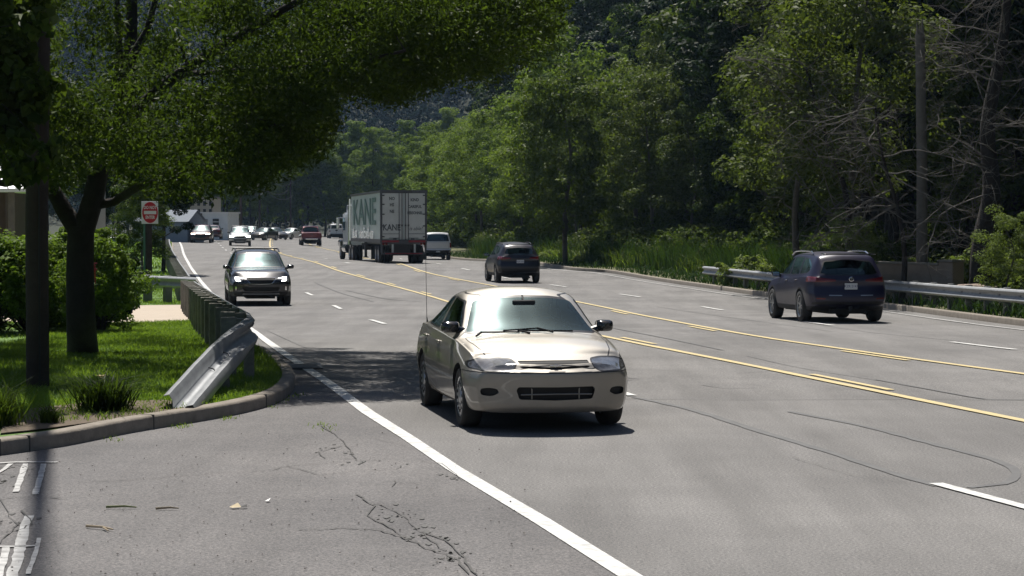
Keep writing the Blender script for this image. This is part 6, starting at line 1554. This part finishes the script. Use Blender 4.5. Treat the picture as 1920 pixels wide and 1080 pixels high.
RV = Matrix(((0, 0, -1, 0), (-1, 0, 0, 0), (0, 1, 0, 0), (0, 0, 0, 1)))
def rt(txt, y, z, size, sx=1, mat='letterdark', bold=.004, sh=0): text_mesh(tr, 'lettering', txt, size, MT[mat], Matrix.Translation((-.03, y, z)) @ RV @ Matrix(((1, sh, 0, 0), (0, 1, 0, 0), (0, 0, 1, 0), (0, 0, 0, 1))), .004, (sx, 1), bold=bold)
for t_, z in (('NO', 3.62), ('HS', 3.27), ('NE', 2.90)): rt(t_, .66, z, .24, .85, bold=.01)
rt('KIND', -.62, 3.55, .23, .85, bold=.008); rt('CAREFUL', -.62, 3.17, .22, .85, bold=.008); rt('PERSONNEL', -.64, 2.82, .22, .72, bold=.008)
rt('KANE', .68, 2.0, .48, .80, bold=.012); rt('is able!', -.70, 1.95, .30, .9, bold=.0, sh=.3)
for s in (1, -1):
    b = MB(); b.box((-.035, s * .72, 1.66), (.01, .92, .025)); b.build('painted_stripe', MT['letterdark'], tr)
    b = MB(); b.box((-.035, s * .55, 1.42), (.01, .55, .04)); b.box((-.035, s * .50, 1.37), (.01, .2, .06)); b.build('painted_stripe', MT['letterdark'], tr)
# lettering on the left-hand side of the trailer
SD = Matrix(((-1, 0, 0, 0), (0, 0, 1, 0), (0, 1, 0, 0), (0, 0, 0, 1)))
SD = Matrix.Translation((8.6, H2 + .0, 2.85)) @ SD
text_mesh(tr, 'lettering', 'KANE', 2.3, MT['letters'], SD, .006, (2.1, .95), bold=.03)
text_mesh(tr, 'lettering', 'is able', 1.0, pm('white lettering', (.92, .93, .93), .25, .3), Matrix.Translation((9.3, H2 + .0, 1.66)) @ Matrix(((-1, -.2, 0, 0), (0, 0, 1, 0), (0, 1, 0, 0), (0, 0, 0, 1))), .006, (4.6, .85), bold=.05)
def truck_wheel(par, x, y, r=.5, s=1, wd=.28):
    wz = empty('wheel', (x, y, r)); wz.parent = par
    t = MB(); t.lathe((0, 0, 0), 'y', [(.28, -wd / 2), (r * .93, -wd / 2), (r, -wd * .35), (r, wd * .35), (r * .93, wd / 2), (.28, wd / 2)], 30); t.build('tyre', MT['tyre'], wz, True, 50)
    t = MB(); t.lathe((0, 0, 0), 'y', [(.29, s * wd * .5), (.27, s * wd * .3), (.24, s * wd * .1), (.12, s * wd * .1), (.11, s * wd * .4), (.001, s * wd * .42)], 24); t.build('rim', MT['alloy'], wz, True, 40)
for x in (1.55, 2.8):
    for s in (1, -1):
        for k in (0, 1): truck_wheel(tr, x, s * (1.12 - .33 * k), .5, s)
    b = MB(); b.tube([(x, -1.1, .5), (x, 1.1, .5)], .07); b.build('axle', MT['frame'], tr)
b = MB()
for s in (1, -1): b.box((2.2, s * .5, .95), (3.2, .12, .25)); b.box((TL - 3.2, s * .7, .72), (.16, .16, 1.0)); b.box((TL - 3.2, s * .7, .2), (.3, .3, .06))
b.box((1.0, 0, .8), (.1, 1.0, .5)); b.box((TL / 2, 0, 1.1), (TL - 1, 1.0, .14)); b.build('landing_gear', MT['frame'], tr)
for s in (1, -1): b = MB(); b.box((3.55, s * 1.12, .62), (.03, .62, .85)); b.build('mud_flap', MT['rubber'], tr)
hd_ = 100.0; hv = Vector((math.cos(R(hd_)), math.sin(R(hd_)))); tp_ = Vector(((757 - 960) / 33.6, 125.0)); zz = at(757, 408, 125).z
z_tr = at(711, 357, 125).z - TZ1
tr.location = (tp_.x, tp_.y, z_tr); tr.rotation_euler = (0, -math.atan2(g(*(tp_ + hv * 14)) - g(*tp_) , 14) * .5, R(hd_)); tag(tr, 'long white box trailer with green lettering on its side and two rear doors', 'trailer')
tc_ = empty('tractor_unit'); PB = paint('pale truck paint', (.55, .57, .60), metal=.1)
m = MB(); m.box((1.9, 0, 1.9), (2.3, 2.35, 2.3), 0, 0, .12); m.box((.8, 0, 2.55), (1.2, 2.3, 2.1), 0, 0, .15); m.build('cab', PB, tc_, True)
m = MB(); m.box((3.9, 0, 1.45), (1.9, 1.7, 1.15), 0, 0, .15); m.build('bonnet', PB, tc_, True)
for s in (1, -1):
    m = MB(); m.box((4.1, s * 1.0, 1.05), (1.3, .55, .5), 0, 0, .1); m.build('fender', MT['gloss'], tc_, True)
    m = MB(); m.box((2.25, s * 1.18, 2.3), (.9, .03, .8)); m.build('side_window', MT['glass_dark'], tc_)
    m = MB(); m.box((2.95, s * 1.5, 2.35), (.12, .18, .75), 0, 0, .02); m.tube([(2.9, s * 1.15, 2.7), (2.95, s * 1.45, 2.7)], .02); m.tube([(2.9, s * 1.15, 2.0), (2.95, s * 1.45, 2.0)], .02); m.build('mirror', MT['chrome'], tc_)
    m = MB(); m.tube([(.05, s * 1.1, 1.0), (.05, s * 1.1, 3.9)], .09, 10); m.build('exhaust_stack', MT['chrome'], tc_, True)
    m = MB(); m.tube([(.6, s * 1.05, .75), (2.3, s * 1.05, .75)], .3, 14); m.build('fuel_tank', MT['chrome'], tc_, True)
    truck_wheel(tc_, 4.1, s * 1.05, .5, s)
    for x in (-1.0, -2.3):
        for k in (0, 1): truck_wheel(tc_, x, s * (1.12 - .33 * k), .5, s)
m = MB(); m.box((3.05, 0, 2.35), (.05, 1.9, .75)); m.build('windshield', MT['glass_dark'], tc_); m = MB(); m.box((.9, 0, .85), (7.2, .9, .28)); m.box((-1.6, 0, 1.06), (1.1, 1.0, .12)); m.build('chassis', MT['frame'], tc_)
tcp = tp_ + hv * 17.2; hd2 = 101.5; tc_.location = (tcp.x - .15, tcp.y, g(*tcp) + .0); tc_.rotation_euler = (0, 0, R(hd2)); tag(tc_, 'pale conventional truck tractor pulling the box trailer', 'truck')
# ---------------------------------------------------------------- forested ridge far behind and the air
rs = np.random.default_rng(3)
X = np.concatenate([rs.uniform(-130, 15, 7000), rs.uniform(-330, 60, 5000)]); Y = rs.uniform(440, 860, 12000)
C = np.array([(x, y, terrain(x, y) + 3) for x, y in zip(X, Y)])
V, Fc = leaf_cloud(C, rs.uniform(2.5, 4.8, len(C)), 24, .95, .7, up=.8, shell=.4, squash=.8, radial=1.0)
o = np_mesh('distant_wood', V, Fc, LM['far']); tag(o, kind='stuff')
hz = bpy.data.materials.new('air'); hz.use_nodes = True; N = hz.node_tree.nodes; N.remove(N['Principled BSDF'])
pv = N.new('ShaderNodeVolumePrincipled'); pv.inputs['Color'].default_value = (.45, .68, 1, 1); pv.inputs['Density'].default_value = .0001; pv.inputs['Anisotropy'].default_value = .3
hz.node_tree.links.new(pv.outputs[0], N['Material Output'].inputs['Volume'])
m = MB(); m.box((0, 740, 120), (1780, 1560, 250)); o = m.build('haze', hz); tag(o, kind='stuff'); o.display_type = 'WIRE'
